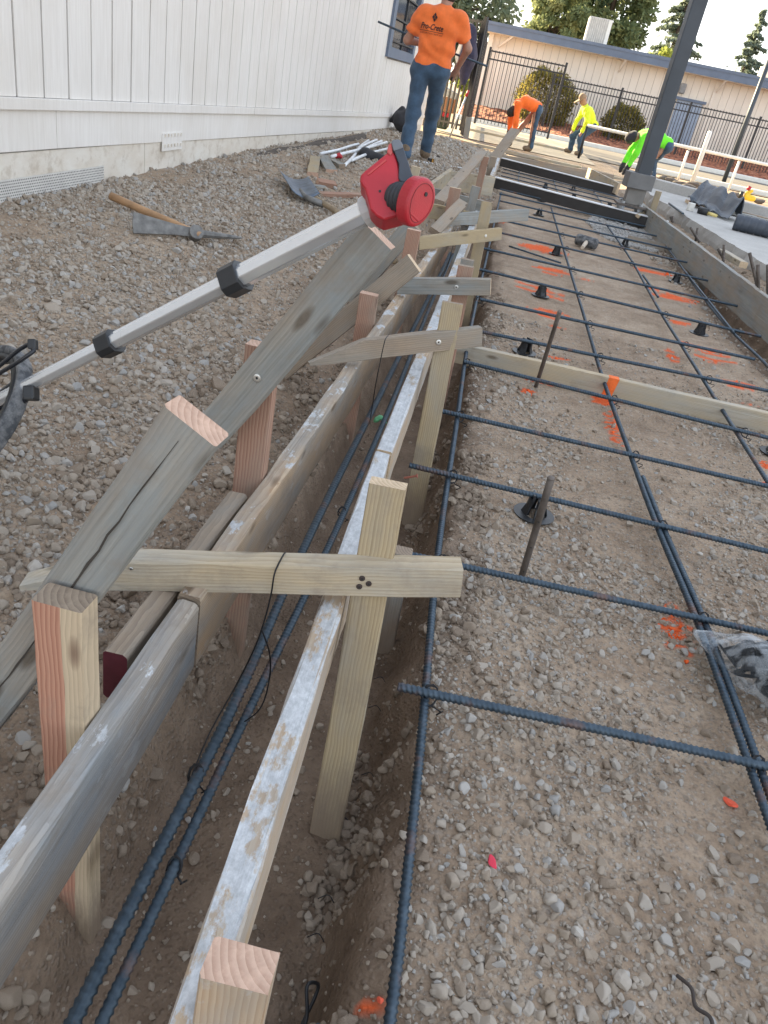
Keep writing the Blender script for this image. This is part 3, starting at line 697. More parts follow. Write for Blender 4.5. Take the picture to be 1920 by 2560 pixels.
c = t.mix(t.math('LESS_THAN', rr_, 0.27), t.ramp(t.noise(v, 12, 5), [(0.3, (0.66, 0.64, 0.6)), (0.7, (0.55, 0.53, 0.5))]), (0.05, 0.048, 0.045)); t.col(c).set(Roughness=0.6)
wbox('vent_screen', 2.4, 4.47, .06, .315, .004, .016, t.m)
# window with slate blue trim and black bars
win = empty('window', (wx(13.6) + .03, 13.6, 1.8)); win.parent = bld; win.matrix_parent_inverse = Matrix.Translation(-Vector(bld.location))
bpy.context.view_layer.update()
def wb2(*a, **k_): return wbox(*a, par=win, **k_)
wb2('glass_pane', 12.6, 13.55, 1.36, 2.25, .01, .012, GLASS); wb2('glass_pane', 13.6, 14.5, 1.36, 2.25, .01, .012, GLASS)
wb2('window_frame', 12.38, 14.75, 1.22, 1.35, .06, .055, BLUETRIM); wb2('window_frame', 12.38, 14.75, 2.26, 2.39, .06, .055, BLUETRIM)
wb2('window_frame', 12.38, 12.58, 1.352, 2.258, .06, .055, BLUETRIM); wb2('window_frame', 14.55, 14.75, 1.352, 2.258, .06, .055, BLUETRIM)
wb2('mullion', 13.555, 13.595, 1.352, 2.258, .03, .03, BLACKST)
for z in (1.42, 1.7, 2.0): wb2('security_bar', 12.585, 14.545, z, z + .02, .015, .05, BLACKST)
m = MB(); m.box((wx(8) - 2.2, 8.1, HW + .12), (5.6, 19.9, .2), (unit((1, -.03, 0)), unit((.03, 1, 0)), (0, 0, 1)))
ob = m.build('roof', BLUETRIM); ob.parent = bld; ob.matrix_parent_inverse = Matrix.Translation(-Vector(bld.location))
m = MB(); m.box((wx(17.5) - 2.35, 17.55, 1.8), (4.5, .12, 3.58)); ob = m.build('end_wall', WALLP); ob.parent = bld; ob.matrix_parent_inverse = Matrix.Translation(-Vector(bld.location))
# low dark sleeper half buried at the foot of the wall
m = MB(); m.tube([(wx(7) + .10, 6.9, .215), (wx(7.6) + .11, 7.6, .222), (wx(8.2) + .13, 8.2, .222), (wx(8.9) + .12, 8.9, .235), (wx(9.6) + .15, 9.6, .24), (wx(11) + .16, 11, .25)], [.05, .06, .048, .058, .045, .05], 7)
tag(m.build('rotten_sleeper', simple('dark_rotten_wood', (0.085, 0.068, 0.055), 0.9, 0, 0.4, 20, 0.5)), 'dark rotten timber half buried along the foot of the white wall', 'timber')

# ---------------------------------------------------------------- lumber
def board_mesh(L, wd, th, rad=.003, point0=0, point1=0, bow=0.0, seed=0, chip=0.0008, skew1=0.0):
    r = np.random.default_rng(seed); n = max(5, int(L / .09)) + 1
    xs_ = list(np.linspace(0, L, n))
    if point0: xs_ += [point0 * .5, point0]
    if point1: xs_ += [L - point1, L - point1 * .5]
    xs_ = sorted(set(xs_)); ring = []
    a, b = wd / 2, th / 2
    base = [(-a + rad, -b), (a - rad, -b), (a - rad * .3, -b + rad * .3), (a, -b + rad), (a, b - rad), (a - rad * .3, b - rad * .3), (a - rad, b), (-a + rad, b), (-a + rad * .3, b - rad * .3), (-a, b - rad), (-a, -b + rad), (-a + rad * .3, -b + rad * .3)]
    V = []; k = len(base); ph = r.uniform(0, 6.28)
    for x in xs_:
        f = 1.0
        if point0 and x < point0: f = .12 + .88 * x / point0
        if point1 and x > L - point1: f = .12 + .88 * (L - x) / point1
        oy = bow * math.sin(math.pi * x / L) + chip * 1.5 * math.sin(x * 9 + ph)
        for (y, z) in base:
            yy_ = (y + a) * f - a if (point0 or point1) else y
            dx = skew1 * (y / a) if x == xs_[-1] else 0
            V.append((x + dx, yy_ + oy + r.normal() * chip, z + r.normal() * chip))
    Fs = []; mi = []
    for i in range(len(xs_) - 1):
        for j in range(k):
            Fs.append((i * k + j, i * k + (j + 1) % k, (i + 1) * k + (j + 1) % k, (i + 1) * k + j)); mi.append(0)
    Fs.append(tuple(range(k))[::-1]); Fs.append(tuple((len(xs_) - 1) * k + j for j in range(k))); mi += [1, 2]
    me = mesh('board', V, Fs, False, mi); return me
_bs = [100]
def board(name, p0, p1, wd, th, nrm, mats, label, cat, group=None, parent=None, **kw):
    p0 = np.array(p0, float); p1 = np.array(p1, float); ax = p1 - p0; L = np.linalg.norm(ax); ax /= L
    nz = np.array(nrm, float); nz = nz - ax * (nz @ ax); nz /= np.linalg.norm(nz); ny = np.cross(nz, ax)
    _bs[0] += 1; me = board_mesh(L, wd, th, seed=_bs[0], **kw)
    mats = list(mats) if isinstance(mats, (list, tuple)) else [mats]
    while len(mats) < 3: mats.append(mats[-1] if len(mats) > 1 else E_DIRTY)
    o = mobj(name, me, mats)
    Mx = Matrix.Identity(4)
    for i in range(3): Mx[i][0] = ax[i]; Mx[i][1] = ny[i]; Mx[i][2] = nz[i]; Mx[i][3] = p0[i]
    if parent is not None:
        bpy.context.view_layer.update(); o.parent = parent; o.matrix_parent_inverse = parent.matrix_world.inverted()
    o.matrix_world = Mx
    if parent is None: tag(o, label, cat, group)
    return o
def screw(bd, x, y, side=1, r=.0055, m=None):
    """screw head on a board's wide face, local coordinates"""
    th = max(v.co.z for v in bd.data.vertices)
    b = MB(); b.tube([(0, 0, -.004), (0, 0, .0012), (0, 0, .0018)], [r, r, r * .7], 14); b.tube([(0, 0, .0018), (0, 0, .0024)], [r * .35, r * .3], 8, 1)
    o = b.build('screw_head', [m or SCREW, BLACKST]); o.parent = bd; o.location = (x, y, th if side > 0 else -th); 
    if side < 0: o.rotation_euler = (math.pi, 0, 0)
    return o
FT = .31; SW, ST = .062, .038                               # form top, stake width and thickness
# left form: near plank, a splice behind it, and the long plank beyond
def lf(y, z, dx=0.0): return (float(lform_x(y)) - .019 + dx, y, z)
board('form_board', lf(-.6, FT - .07), lf(.925, FT - .072), .14, .038, (1, 0, 0), [W_FORMN, E_DIRTY], 'grey weathered form plank with rounded cement crusted top, butted against the longer left plank', 'form board', rad=.009, chip=.0012)
board('form_board', lf(.932, FT - .068), lf(5.25, FT - .07), .14, .038, (1, 0, 0), [W_FORM, E_DIRTY], 'long left form plank running from the butt joint to the boxed out pad', 'form board', rad=.005, chip=.0012)
board('splice_block', lf(.785, FT - .055, -.050), lf(1.30, FT - .055, -.050), .09, .038, (1, 0, 0), [W_BROWN, P_MAROON], 'short splice block with maroon painted end behind the form plank joint', 'block', 'splice', rad=.006)
RFX = lambda y: float(np.interp(y, [-.5, .6, 1.0, 1.55, 2.3, 6.2], [-.064, -.066, -.076, -.10, -.082, -.085])) - .019
board('form_board', (RFX(-.4), -.4, FT - .07), (RFX(1.55), 1.62, FT - .07), .14, .038, (1, 0, 0), [W_FORM2, E_DIRTY], 'right form plank with a thick white cement crust beside the gravel bed', 'form board', rad=.006, chip=.0012)
board('form_board', (RFX(1.66), 1.63, FT - .07), (RFX(6.0), 6.0, FT - .07), .14, .038, (1, 0, 0), [W_FORM2, E_PALE], 'farther right form plank with paler cement stained top edge', 'form board', rad=.004)
board('form_board', (-.585, 6.37, FT - .09), (-.52, 8.70, FT - .09), .18, .038, (1, 0, 0), [W_PALE, E_PALE], 'pale outer plank of the boxed out pad', 'form board')
board('form_board', (-.095, 8.9, FT - .07), (-.085, 11.6, FT - .07), .14, .038, (1, 0, 0), [W_FORM2, E_PALE], 'pale form plank meeting the ends of both black steel channels', 'form board')
# cross planks of the boxed-out pad
board('cross_plank', (-.52, 8.52, FT - .10), (-.06, 8.86, FT - .10), .19, .038, (0, -1, 0), [W_PALE, E_PALE], 'pale cross plank closing the far end of the boxed pad', 'plank')
board('cross_plank', (-.56, 6.85, FT - .10), (-.09, 6.68, FT - .10), .19, .038, (0, -1, 0), [W_GREY, E_DIRTY], 'grey cross plank in the middle of the boxed pad', 'plank')
board('cross_plank', (-.45, 5.86, FT - .05), (-.15, 5.88, FT - .05), .10, .038, (0, -1, 0), [W_YEL, E_PALE], 'yellowish cross plank at the near end of the boxed pad', 'plank')
# stakes outside the left form (vertical, wide face towards us)
def stake(x, y, zt, zb, mats, label, lean=(0, 0), wd=SW, nrm=(0, -1, 0), **k_):
    return board('wooden_stake', (x - lean[0], y - lean[1], zb), (x, y, zt), wd, ST, nrm, mats, label, 'stake', **k_)
LW = W_RED
s1 = stake(-.380, .665, .487, -.20, [W_SAP, E_DIRTY, E_DIRTY], 'red and cream stake with dirty top beside the near form plank')
s2 = stake(-.366, 1.385, .585, -.24, [W_RED, E_DIRTY, E_FRESH], 'reddish stake carrying the brace with a bright screw', lean=(.0, .02))
s3 = stake(-.345, 2.62, .41, -.24, [W_RED, E_DIRTY, E_FRESH], 'dark reddish stake just behind the pointed spreader stick', lean=(0, .0))
s4 = stake(-.325, 3.62, .48, -.2, [W_RED, E_DIRTY, E_FRESH], 'pinkish stake under the red handle of the measuring wheel')
# stakes outside the right form
stake(-.062, .372, .385, -.22, [W_FORM, E_DIRTY, E_FRESH], 'stake with a split pink end grain top against the cement crusted plank', lean=(.0, .02), wd=.062)
stake(-.060, 1.082, .514, -.22, [W_YEL, E_DIRTY, E_PALE], 'yellowish treated stake with a clean sawn top crossed by the thick spreader stick', lean=(-.027, .11), wd=.060)
stake(-.052, 2.30, .52, -.22, [W_YEL, E_DIRTY, E_DIRTY], 'yellow and red stake screwed to the pointed spreader stick', lean=(-.032, .10))
stake(-.052, 3.12, .472, -.2, [W_RED, E_DIRTY, E_DIRTY], 'brown stake behind the level spreader stick', lean=(-.02, .02))
stake(-.02, 1.55, .10, -.22, [W_GREY, E_DIRTY, E_DIRTY], 'grey weathered stake stub low against the right form plank', lean=(-.01, .0), wd=.05)
stake(-.040, 4.53, .555, -.2, [W_YEL, E_DIRTY, E_DIRTY], 'weathered yellow stake carrying the maroon tipped spreader stick', lean=(-.03, .05))
stake(-.060, 3.75, .38, -.2, [W_GREY, E_DIRTY, E_DIRTY], 'low grey stake in the trench beyond the level spreader stick', lean=(-.01, .0))
p = atz(*(1000 + .1929 * 1110, 380 + .1929 * 60), .5); stake(p[0], p[1], .5, -.1, [W_RED, E_DIRTY, E_PALE], 'tall orange brown stake standing inside the boxed pad', wd=.07)
p = atz(*(1000 + .1929 * 990, 380 + .1929 * 445), .48); stake(p[0], p[1], .48, -.15, [W_GREY, E_DIRTY, E_DIRTY], 'grey stake leaning beside the dark crossing lath', lean=(.03, .0), wd=.062)
p = atz(*(1000 + .1929 * 215, 380 + .1929 * 190), .48); stake(p[0], p[1], .48, .05, [W_PALE, E_DIRTY, E_PALE], 'pale stake in the soil behind the red handle', lean=(.02, 0), wd=.066)
p = atz(*(1000 + .1929 * 720, 380 + .1929 * 465), .45); stake(p[0], p[1], .45, -.1, [W_RED, E_DIRTY, E_PALE], 'brown stake propping the long raking lath', wd=.08)
p = atz(*(1000 + .1929 * 1215, 380 + .1929 * 60), .42); stake(p[0], p[1], .42, 0.0, [W_BROWN, E_DIRTY, E_PALE], 'brown stake against the plank meeting the steel channels', wd=.08)
# braces (kickers) screwed to the stakes, rising over the left form
def brace(p0, p1, mats, label, y, wd=.064, nrm=(0, -1, .25), ext=0.0, **k_):
    p0 = np.array(p0, float); p1 = np.array(p1, float); d_ = unit(p1 - p0); p0 = p0 - d_ * ext
    return board('wooden_brace', p0, p1, wd, ST, nrm, mats, label, 'brace', **k_)
b1 = brace((-.505, .71, .262), (-.250, .71, .728), [W_GREY, E_DIRTY, E_FRESH], 'thick grey brace with a fresh pink sawn end leaning behind the red and cream stake', .66, ext=.35, wd=.066, nrm=(0, -1, .1))
b2 = brace((-.440, 1.32, .405), (-.175, 1.32, .842), [W_GREY, E_DIRTY, E_FRESH], 'long grey brace with one bright screw under the measuring wheel handle', 1.27, nrm=(-.0, -1, .15), wd=.068)
screw(b2, .17, -.002, 1, .0075)
def crack(bd, x0, x1, y0, y1, w=.0016, seed=1):
    r = np.random.default_rng(seed); n = 22; th = max(v.co.z for v in bd.data.vertices) + .0006; V = []
    yv = np.linspace(y0, y1, n) + np.cumsum(r.normal(size=n)) * .0011
    for i in range(n):
        f = w * (.25 + math.sin(math.pi * (i + .5) / n)) * r.uniform(.5, 1.3); x = x0 + (x1 - x0) * i / (n - 1); V += [(x, yv[i] - f / 2, th), (x, yv[i] + f / 2, th)]
    return mobj('crack', mesh('crack', V, [(2 * i, 2 * i + 2, 2 * i + 3, 2 * i + 1) for i in range(n - 1)]), bpy.data.materials.get('dark_crack') or simple('dark_crack', (.05, .042, .035), .95), bd)
crack(b1, .30, .86, -.004, .004, .0026, 4)
b4 = brace((-.57, 2.69, .11), (-.218, 2.69, .527), [W_BROWN, E_DIRTY, E_PALE], 'brown grey brace with a broken corner behind the dark reddish stake', 2.64, wd=.07, ext=.1)
b3 = brace((-.60, 3.90, .05), (-.36, 3.90, .46), [W_GREY, E_DIRTY, E_DIRTY], 'slate grey brace lying in the gap behind the bright screwed brace', 3.9, wd=.085, ext=.1)
p0 = atz(1000 + .1929 * 440, 380 + .1929 * 1040, .30); p1 = atz(1000 + .1929 * 810, 380 + .1929 * 665, .42)
board('wooden_brace', p0, p1, .07, .036, (0, -1, .4), [W_BROWN, E_DIRTY, E_PALE], 'short brown raking lath crossing over the left form near the maroon tipped stick', 'brace')
p0 = atz(1000 + .1929 * 500, 380 + .1929 * 650, .28); p1 = atz(1000 + .1929 * 1075, 380 + .1929 * 0, .52)
board('wooden_brace', p0, p1, .09, .036, (0, -1, .5), [W_BROWN, E_DIRTY, E_PALE], 'long raking lath rising over the boxed pad', 'brace')
p0 = atz(1210, 440, .15); p1 = atz(1318, 300, .45)
p0 = aty(1222, 415, 12.3); p1 = aty(1288, 325, 13.3)
board('wooden_brace', p0, p1, .15, .045, (-.3, -1, .3), [W_BROWN, E_DIRTY, E_PALE], 'dark wide brace board rising beside the worker in orange who bends down', 'brace')
# spreader sticks across the two forms
def spread(a, b, wd, th, mats, label, z, nrm=(0, -1, 0), **k_):
    return board('spreader_stick', a, b, wd, th, nrm, mats, label, 'spreader stick', **k_)
sp1 = spread((-.60, .922, .296), (.089, 1.06, .386), .056, .042, [W_PALE, E_DIRTY, E_PALE], 'thick pale spreader stick with three screw holes lying across both form planks', 0, point0=.16)
for dx, dy in ((.545, .008), (.556, -.002), (.541, -.008)): screw(sp1, dx, dy, 1, .005, simple('dark_screw_hole', (.05, .035, .03), .8))
screw(sp1, .18, .018, 1, .003)
sp2 = spread((-.425, 2.10, .331), (.053, 2.32, .434), .06, .032, [W_BROWN, E_DIRTY, E_DIRTY], 'pointed weathered spreader stick with a bright screw and a wire loop', FT + .036, point0=.17)
screw(sp2, .395, .0, 1, .008)
sp3 = spread((-.297, 3.06, .352), (.062, 3.05, .430), .062, .036, [W_GREY, E_DIRTY, E_PALE], 'level grey spreader stick with a pale sawn end', FT + .036)
screw(sp3, .235, .0, 1, .008)
sp4 = spread((-.339, 4.10, .34), (.068, 4.47, .415), .064, .036, [W_YEL, E_DIRTY, P_MAROON], 'yellowish spreader stick with a maroon painted tip', FT + .036)
screw(sp4, .44, .0, 1, .008)
sp5 = spread((-.255, 5.1, .34), (.235, 5.65, .397), .075, .036, [W_GREY, E_DIRTY, E_DIRTY], 'dark grey crossing lath farthest along the paired form planks', FT + .036)
# board lying on edge across the bed, with a sprayed orange stripe
bx = board('edge_board', (-.035, 3.375, .046), (1.62, 3.385, .044), .09, .038, (0, -1, 0), [W_PALE, E_PALE], 'pale timber on edge across the bed with an orange spray stripe', 'plank')
_po = simple('orange_spray_paint', (0.86, 0.16, 0.03), 0.8, 0, 0.25, 30)
for k, (xa, wd_) in enumerate(((.70, .045), (.715, .02))):
    me = mesh('paint_stripe', [(xa, -.0451, 0.0208), (xa + wd_, -.0451, 0.0208), (xa + wd_ + .012, .0466, 0.0208), (xa + .01, .0466, 0.0208), (xa + wd_ + .012, .0468, -.019), (xa + .012, .0468, -.019)], [(0, 1, 2, 3), (3, 2, 4, 5)])
    if k == 0: mobj('paint_stripe', me, _po, bx)
# ---------------------------------------------------------------- reinforcing bars
def spline(pts, n):
    pts = np.array(pts, float)
    if len(pts) == 2: tt = np.linspace(0, 1, n)[:, None]; return pts[0] * (1 - tt) + pts[1] * tt
    s = np.concatenate([[0], np.cumsum(np.linalg.norm(np.diff(pts, axis=0), axis=1))]); u = np.linspace(0, s[-1], n)
    m = np.gradient(pts, s, axis=0); out = np.zeros((n, 3))
    i = np.clip(np.searchsorted(s, u, side='right') - 1, 0, len(s) - 2); hh = s[i + 1] - s[i]; t_ = ((u - s[i]) / hh)[:, None]; hh = hh[:, None]
    return (2 * t_**3 - 3 * t_**2 + 1) * pts[i] + (t_**3 - 2 * t_**2 + t_) * hh * m[i] + (-2 * t_**3 + 3 * t_**2) * pts[i + 1] + (t_**3 - t_**2) * hh * m[i + 1]
def rebar(pts, r, label, group=None, pitch=.0105, ribs=True, mat=None, name='reinforcing_bar', cat='rebar', parent=None, slant=1.0, nseg=12):
    L = float(np.sum(np.linalg.norm(np.diff(np.array(pts, float), axis=0), axis=1)))
    n = int(L / pitch * 5) if ribs else max(2, int(L / .06)); n = max(3, n)
    C_ = spline(pts, n); T = np.gradient(C_, axis=0); T /= np.linalg.norm(T, axis=1)[:, None]
    up = np.array([0, 0, 1.0]) if abs(T[0][2]) < .8 else np.array([0, 1.0, 0])
    A = up - T * (T @ up)[:, None]; A /= np.linalg.norm(A, axis=1)[:, None]; B = np.cross(T, A)
    k = nseg if ribs else 8; th = np.arange(k) * 2 * math.pi / k; x = np.linspace(0, L, n)[:, None]
    rr = np.full((n, k), r)
    if ribs:
        ph = x / pitch + slant * np.abs((th / math.pi) % 2 - 1)[None, :]
        f = np.abs((ph % 1.0) - .5) * 2; rr = r * (.90 + .22 * np.clip((f - .45) / .25, 0, 1)); rr[:, 0] = r * 1.07; rr[:, k // 2] = r * 1.07
    V = C_[:, None, :] + rr[..., None] * (np.cos(th)[None, :, None] * A[:, None, :] + np.sin(th)[None, :, None] * B[:, None, :])
    V = V.reshape(-1, 3); i = np.arange(n - 1)[:, None] * k; j = np.arange(k)[None, :]
    Q = np.stack([i + j, i + (j + 1) % k, i + k + (j + 1) % k, i + k + j], -1).reshape(-1, 4)
    o_ = C_[0].copy(); V = V - o_
    Fs = [tuple(a) for a in Q.tolist()] + [tuple(range(k))[::-1], tuple((n - 1) * k + a for a in range(k))]
    sm = mesh(name, V, Fs, True); o = mobj(name, sm, mat or STEEL, None, tuple(o_))
    if parent is None: tag(o, label, cat, group)
    return o
def ties(bar, spots, r=.011):
    """wire ties twisted round crossings: parts of the bar"""
    for (x, y, z) in spots:
        b = MB(); a0 = random.uniform(0, 3); pts = []
        for k in range(26):
            a = a0 + k * .62; q = r * (1 + .12 * math.sin(k * 1.7)); pts.append((q * math.cos(a) * .9, q * math.sin(a * 1.0) * .55 + .004 * math.sin(a), q * math.sin(a) * .95))
        pts += [(r * .8, -r * .6, -r * 1.1), (r * 1.6, -r * 1.3, -r * .9), (r * 1.9, -r * .4, -r * 1.5), (r * 1.2, -r * .9, -r * 1.9)]
        b.tube(pts, .0016, 5); o = b.build('wire_tie', WIRE, None, True); o.parent = bar; o.location = (x - bar.location.x, y - bar.location.y, z - bar.location.z)
# two bars hanging in the trench
ta = rebar([(-.262, .30, .05), (-.258, .60, .05), (-.248, .95, .05), (-.255, 1.40, .05), (-.245, 2.7, .05), (-.228, 4.5, .05), (-.22, 5.6, .05)], .0098, 'thicker ribbed bar hanging low in the trench nearest the left form plank', slant=2.0, pitch=.0125, nseg=14)
tb = rebar([(-.232, .30, .045), (-.227, .62, .045), (-.220, .95, .045), (-.205, 1.45, .045), (-.195, 2.6, .045), (-.205, 4.0, .045), (-.20, 5.6, .045)], .0082, 'thinner ribbed bar hanging in the trench beside the thicker bar', slant=1.5)
ties(ta, [(-.256, .82, .05)], .013); ties(tb, [(-.226, .66, .047), (-.205, 1.75, .047)])
# long bars on the bed
BZ = .06
gl = 'long bars on the bed'
l1 = rebar([(.112, .42, BZ), (.111, .58, BZ), (.106, .76, BZ), (.09, 1.15, BZ), (.074, 1.46, BZ), (.05, 2.55, BZ), (.036, 3.2, BZ), (.036, 5.66, BZ), (.05, 9.9, BZ)], .0082, 'long bar along the crumbling trench bank', gl)
rebar([(.735, .62, BZ), (.733, 1.01, BZ), (.724, 1.61, BZ), (.699, 2.06, BZ), (.68, 2.71, BZ), (.666, 3.26, BZ), (.660, 4.6, BZ), (.645, 9.5, BZ)], .008, 'long bar of the lapped pair running down the middle of the bed', gl)
rebar([(.757, .62, BZ), (.754, 1.01, BZ), (.744, 1.61, BZ), (.718, 2.06, BZ), (.703, 2.42, BZ)], .008, 'shorter lapped bar lying against the middle long bar')
rebar([(1.19, 2.6, BZ), (1.20, 4.36, BZ), (1.203, 5.05, BZ), (1.224, 5.87, BZ), (1.249, 6.76, BZ), (1.245, 9.0, BZ)], .008, 'long bar between the middle bar and the ditch', gl, nseg=8, pitch=.016)
rebar([(1.262, 5.6, BZ + .004), (1.262, 6.35, BZ + .004)], .008, 'short lap bar tied to the long bar beside the ditch', nseg=8, pitch=.016)
rebar([(1.67, 3.6, BZ), (1.673, 4.43, BZ), (1.642, 5.03, BZ), (1.658, 5.9, BZ), (1.73, 7.2, BZ), (1.823, 9.3, BZ)], .008, 'long bar hanging over the ditch edge', gl, nseg=8, pitch=.016)
rebar([(1.63, 4.95, BZ + .012), (1.70, 6.9, BZ + .012)], .008, 'second bar lapped along the ditch edge bar', nseg=8, pitch=.016)
# bars across
gt = 'bars laid across the bed'; TZ = BZ + .017
TR = [((.035, 1.108), (.98, 1.15)), ((-.02, 1.575), (1.35, 1.625)), ((-.066, 2.062), (1.6, 2.045)), ((-.02, 2.55), (1.72, 2.56)), ((.03, 3.165), (1.78, 3.05)), ((.05, 3.68), (1.72, 3.80)), ((.045, 4.33), (1.60, 4.36)),
      ((-.0, 5.13), (1.81, 4.99)), ((0.0, 5.91), (1.935, 5.84)), ((.1, 6.80), (2.0, 6.67)), ((.05, 7.55), (1.96, 7.42)), ((.05, 8.2), (1.93, 8.09)), ((.05, 8.95), (1.9, 8.85)), ((.03, 9.6), (1.75, 9.5)), ((.03, 10.1), (1.2, 9.95))]
for k, ((xa, ya), (xb_, yb)) in enumerate(TR):
    nearb = k < 7
    lab = {1: 'ribbed cross bar reaching the square end of the thick spreader stick', 2: 'ribbed cross bar resting over the chair beside the round steel pin', 4: 'ribbed cross bar just in front of the striped timber', 5: 'ribbed cross bar just behind the striped timber', 13: 'ribbed cross bar closest to the column foot'}.get(k) or ('thick nearest cross bar with clearly wound ribs, its end over the trench bank' if k == 0 else 'ribbed cross bar laid over the long bars and wire tied')
    o = rebar([(xa, ya, TZ), ((xa + xb_) / 2, (ya + yb) / 2 + .006, TZ - .003), (xb_, yb, TZ)], .0088 if k == 0 else .008, lab, None if k in (0, 1, 2, 4, 5, 13) else gt, nseg=12 if nearb else 8, pitch=.0105 if nearb else .02, slant=1.6 if k == 0 else 1.0)
    for bxp in (.09 if k < 2 else .045, .735 if k < 2 else .67, 1.21, 1.66):
        if xa - .02 < bxp < xb_ and ya < 8: 
            yv = ya + (yb - ya) * (bxp - xa) / (xb_ - xa)
            lxp = np.interp(yv, [.58, 1.15, 1.46, 2.55, 3.2], [.111, .09, .074, .05, .036]) if bxp < .2 else (np.interp(yv, [1., 1.6, 2.06, 2.7, 3.3], [.733, .724, .699, .68, .666]) if bxp < 1 else bxp)
            ties(o, [(lxp + .008, yv, TZ - .004)], .0165)
rebar([(.02, .485, TZ), (.16, .475, TZ)], .0085, 'short bar end crossing below the long bank bar at the bottom corner')
rebar([(.2, 6.6, .02), (.62, 6.35, .02)], .007, 'loose offcut bar lying on the dirt beside the maroon tipped stick', ribs=False)
# bars between the steel channels
for k, y in enumerate((10.75, 11.5, 12.1, 12.7)):
    rebar([(.0, y + .35, TZ), (2.0, y - .3, TZ)], .008, 'dark bar lying between the two black steel channels', 'bars between the steel channels', ribs=False)
for x in (.25, .8, 1.4):
    rebar([(x, 10.9, BZ), (x + .02, 13.6, BZ)], .008, 'dark long bar between the two steel channels', 'long bars between the steel channels', ribs=False)
# steel pins standing in the bed
def pin(p0, p1, r, label, cap=False):
    b = MB(); p0 = np.array(p0); p1 = np.array(p1); b.tube([p0 * (1 - t_) + p1 * t_ for t_ in np.linspace(0, 1, 6)], r, 12)
    b.tube([p1 + (p1 - p0) * .0005, p1 + unit(p1 - p0) * .002], [r * 1.04, r * .9], 12)
    for t_ in (.3, .5, .7): c_ = p0 * (1 - t_) + p1 * t_; b.tube([c_ + (0, -r * 1.01, 0), c_ + (0, -r * .9, 0)], r * .35, 8, 1)
    return tag(b.build('steel_pin', [RUSTY, BLACKST], None, True), label, 'steel pin')
pin((.300, 1.71, -.08), (.272, 1.60, .352), .0088, 'round steel form pin standing beside the black bar chair')
pin((.372, 3.335, -.08), (.343, 3.02, .40), .0088, 'round steel form pin leaning against the striped timber')
for k, (px, py, tx, ty) in enumerate(((1490, 2030, 1485, 1160), (1040, 1560, 1062, 1285), (750, 1280, 752, 1225), (1600, 2050, 1590, 1160))):
    a = atz(1560 + .226 * px, 400 + .226 * py, -.13); b_ = aty(1560 + .226 * tx, 400 + .226 * ty, a[1] - .05)
    pin(a, b_, .011, 'dark pin driven behind the ditch form plank')
for (bx_, by_, tx, ty) in ((800, 850, 735, 745), (800, 845, 815, 755), (1080, 1055, 1040, 985), (1100, 1065, 1108, 940), (1470, 1370, 1390, 1030), (1482, 1375, 1482, 1160), (525, 660, 515, 630), (540, 665, 540, 625)):
    a = atz(1560 + .226 * bx_, 400 + .226 * by_, .22); b_ = aty(1560 + .226 * tx, 400 + .226 * ty, a[1] + .02)
    a2 = a + (a - b_) * .6
    tag(pin(a2, b_, .012, 'dark dowel rising between the ditch form plank and the slab'), group='dowels along the slab edge')
for o in bpy.data.objects:
    if o.name.startswith('steel_pin') and 'ditch form' in o.get('label', '') and 'driven' in o['label']: o['group'] = 'pins behind the ditch form'
# plastic bar chairs
def chair_mesh():
    b = MB(); h = .052
    for k in range(4):
        a = k * math.pi / 2 + .4; c_, s_ = math.cos(a), math.sin(a)
        b.prism([(-.013, 0), (.013, 0), (.007, h), (-.007, h)], (c_ * .026, s_ * .026, .004), (-s_, c_, 0), (-c_ * .28, -s_ * .28, 1), (c_, s_, .28), .003)
    n = 20; V = []; Fs = []
    for r, z in ((.045, .0), (.047, .004), (.028, .005), (.026, .0)):
        for k in range(n): V.append((r * math.cos(2 * math.pi * k / n), r * math.sin(2 * math.pi * k / n), z))
    for i in range(3):
        for k in range(n): Fs.append((i * n + k, i * n + (k + 1) % n, (i + 1) * n + (k + 1) % n, (i + 1) * n + k))
    b.add(V, Fs); V = []; Fs = []
    for r, z in ((.024, .006), (.021, .046), (.0185, .046), (.0215, .006)):
        for k in range(n): V.append((r * math.cos(2 * math.pi * k / n), r * math.sin(2 * math.pi * k / n), z + (.006 if (k // 3) % 2 and z > .01 else 0)))
    for i in range(3):
        for k in range(n):
            if not (k % 10 in (3, 4) and i in (0, 1, 2)): Fs.append((i * n + k, i * n + (k + 1) % n, (i + 1) * n + (k + 1) % n, (i + 1) * n + k))
    b.add(V, Fs)
    for k in range(2): b.box(((-1) ** k * .012, 0, h + .004), (.004, .03, .016))
    return mesh('bar_chair', b.V, b.F)
CHM = chair_mesh(); CHM.materials.append(BLACKP)
first = True
for k, (x, y) in enumerate(((.335, 2.066), (.315, 3.735), (.43, 5.10), (.60, 6.77), (1.35, 8.15), (.56, 10.3), (1.455, 5.03), (1.60, 6.70), (.5, 8.97), (1.02, 11.3), (.65, 11.9), (1.5, 11.2), (1.1, 12.6), (1.37, 3.1))):
    o = mobj('bar_chair', CHM, None, None, (x, y, float(gz(x, y)) + .004)); o.rotation_euler = (0, 0, .8 * k)
    if k == 0: tag(o, 'black plastic bar chair beside the round steel pin', 'bar chair'); o.scale = (1.0, 1.0, 1.0); o.scale = (1.35, 1.35, 1.12)
    else: tag(o, 'black plastic bar chair propping up the cross bars', 'bar chair', 'bar chairs under the bars'); o.scale = (1.3, 1.3, 1.12)
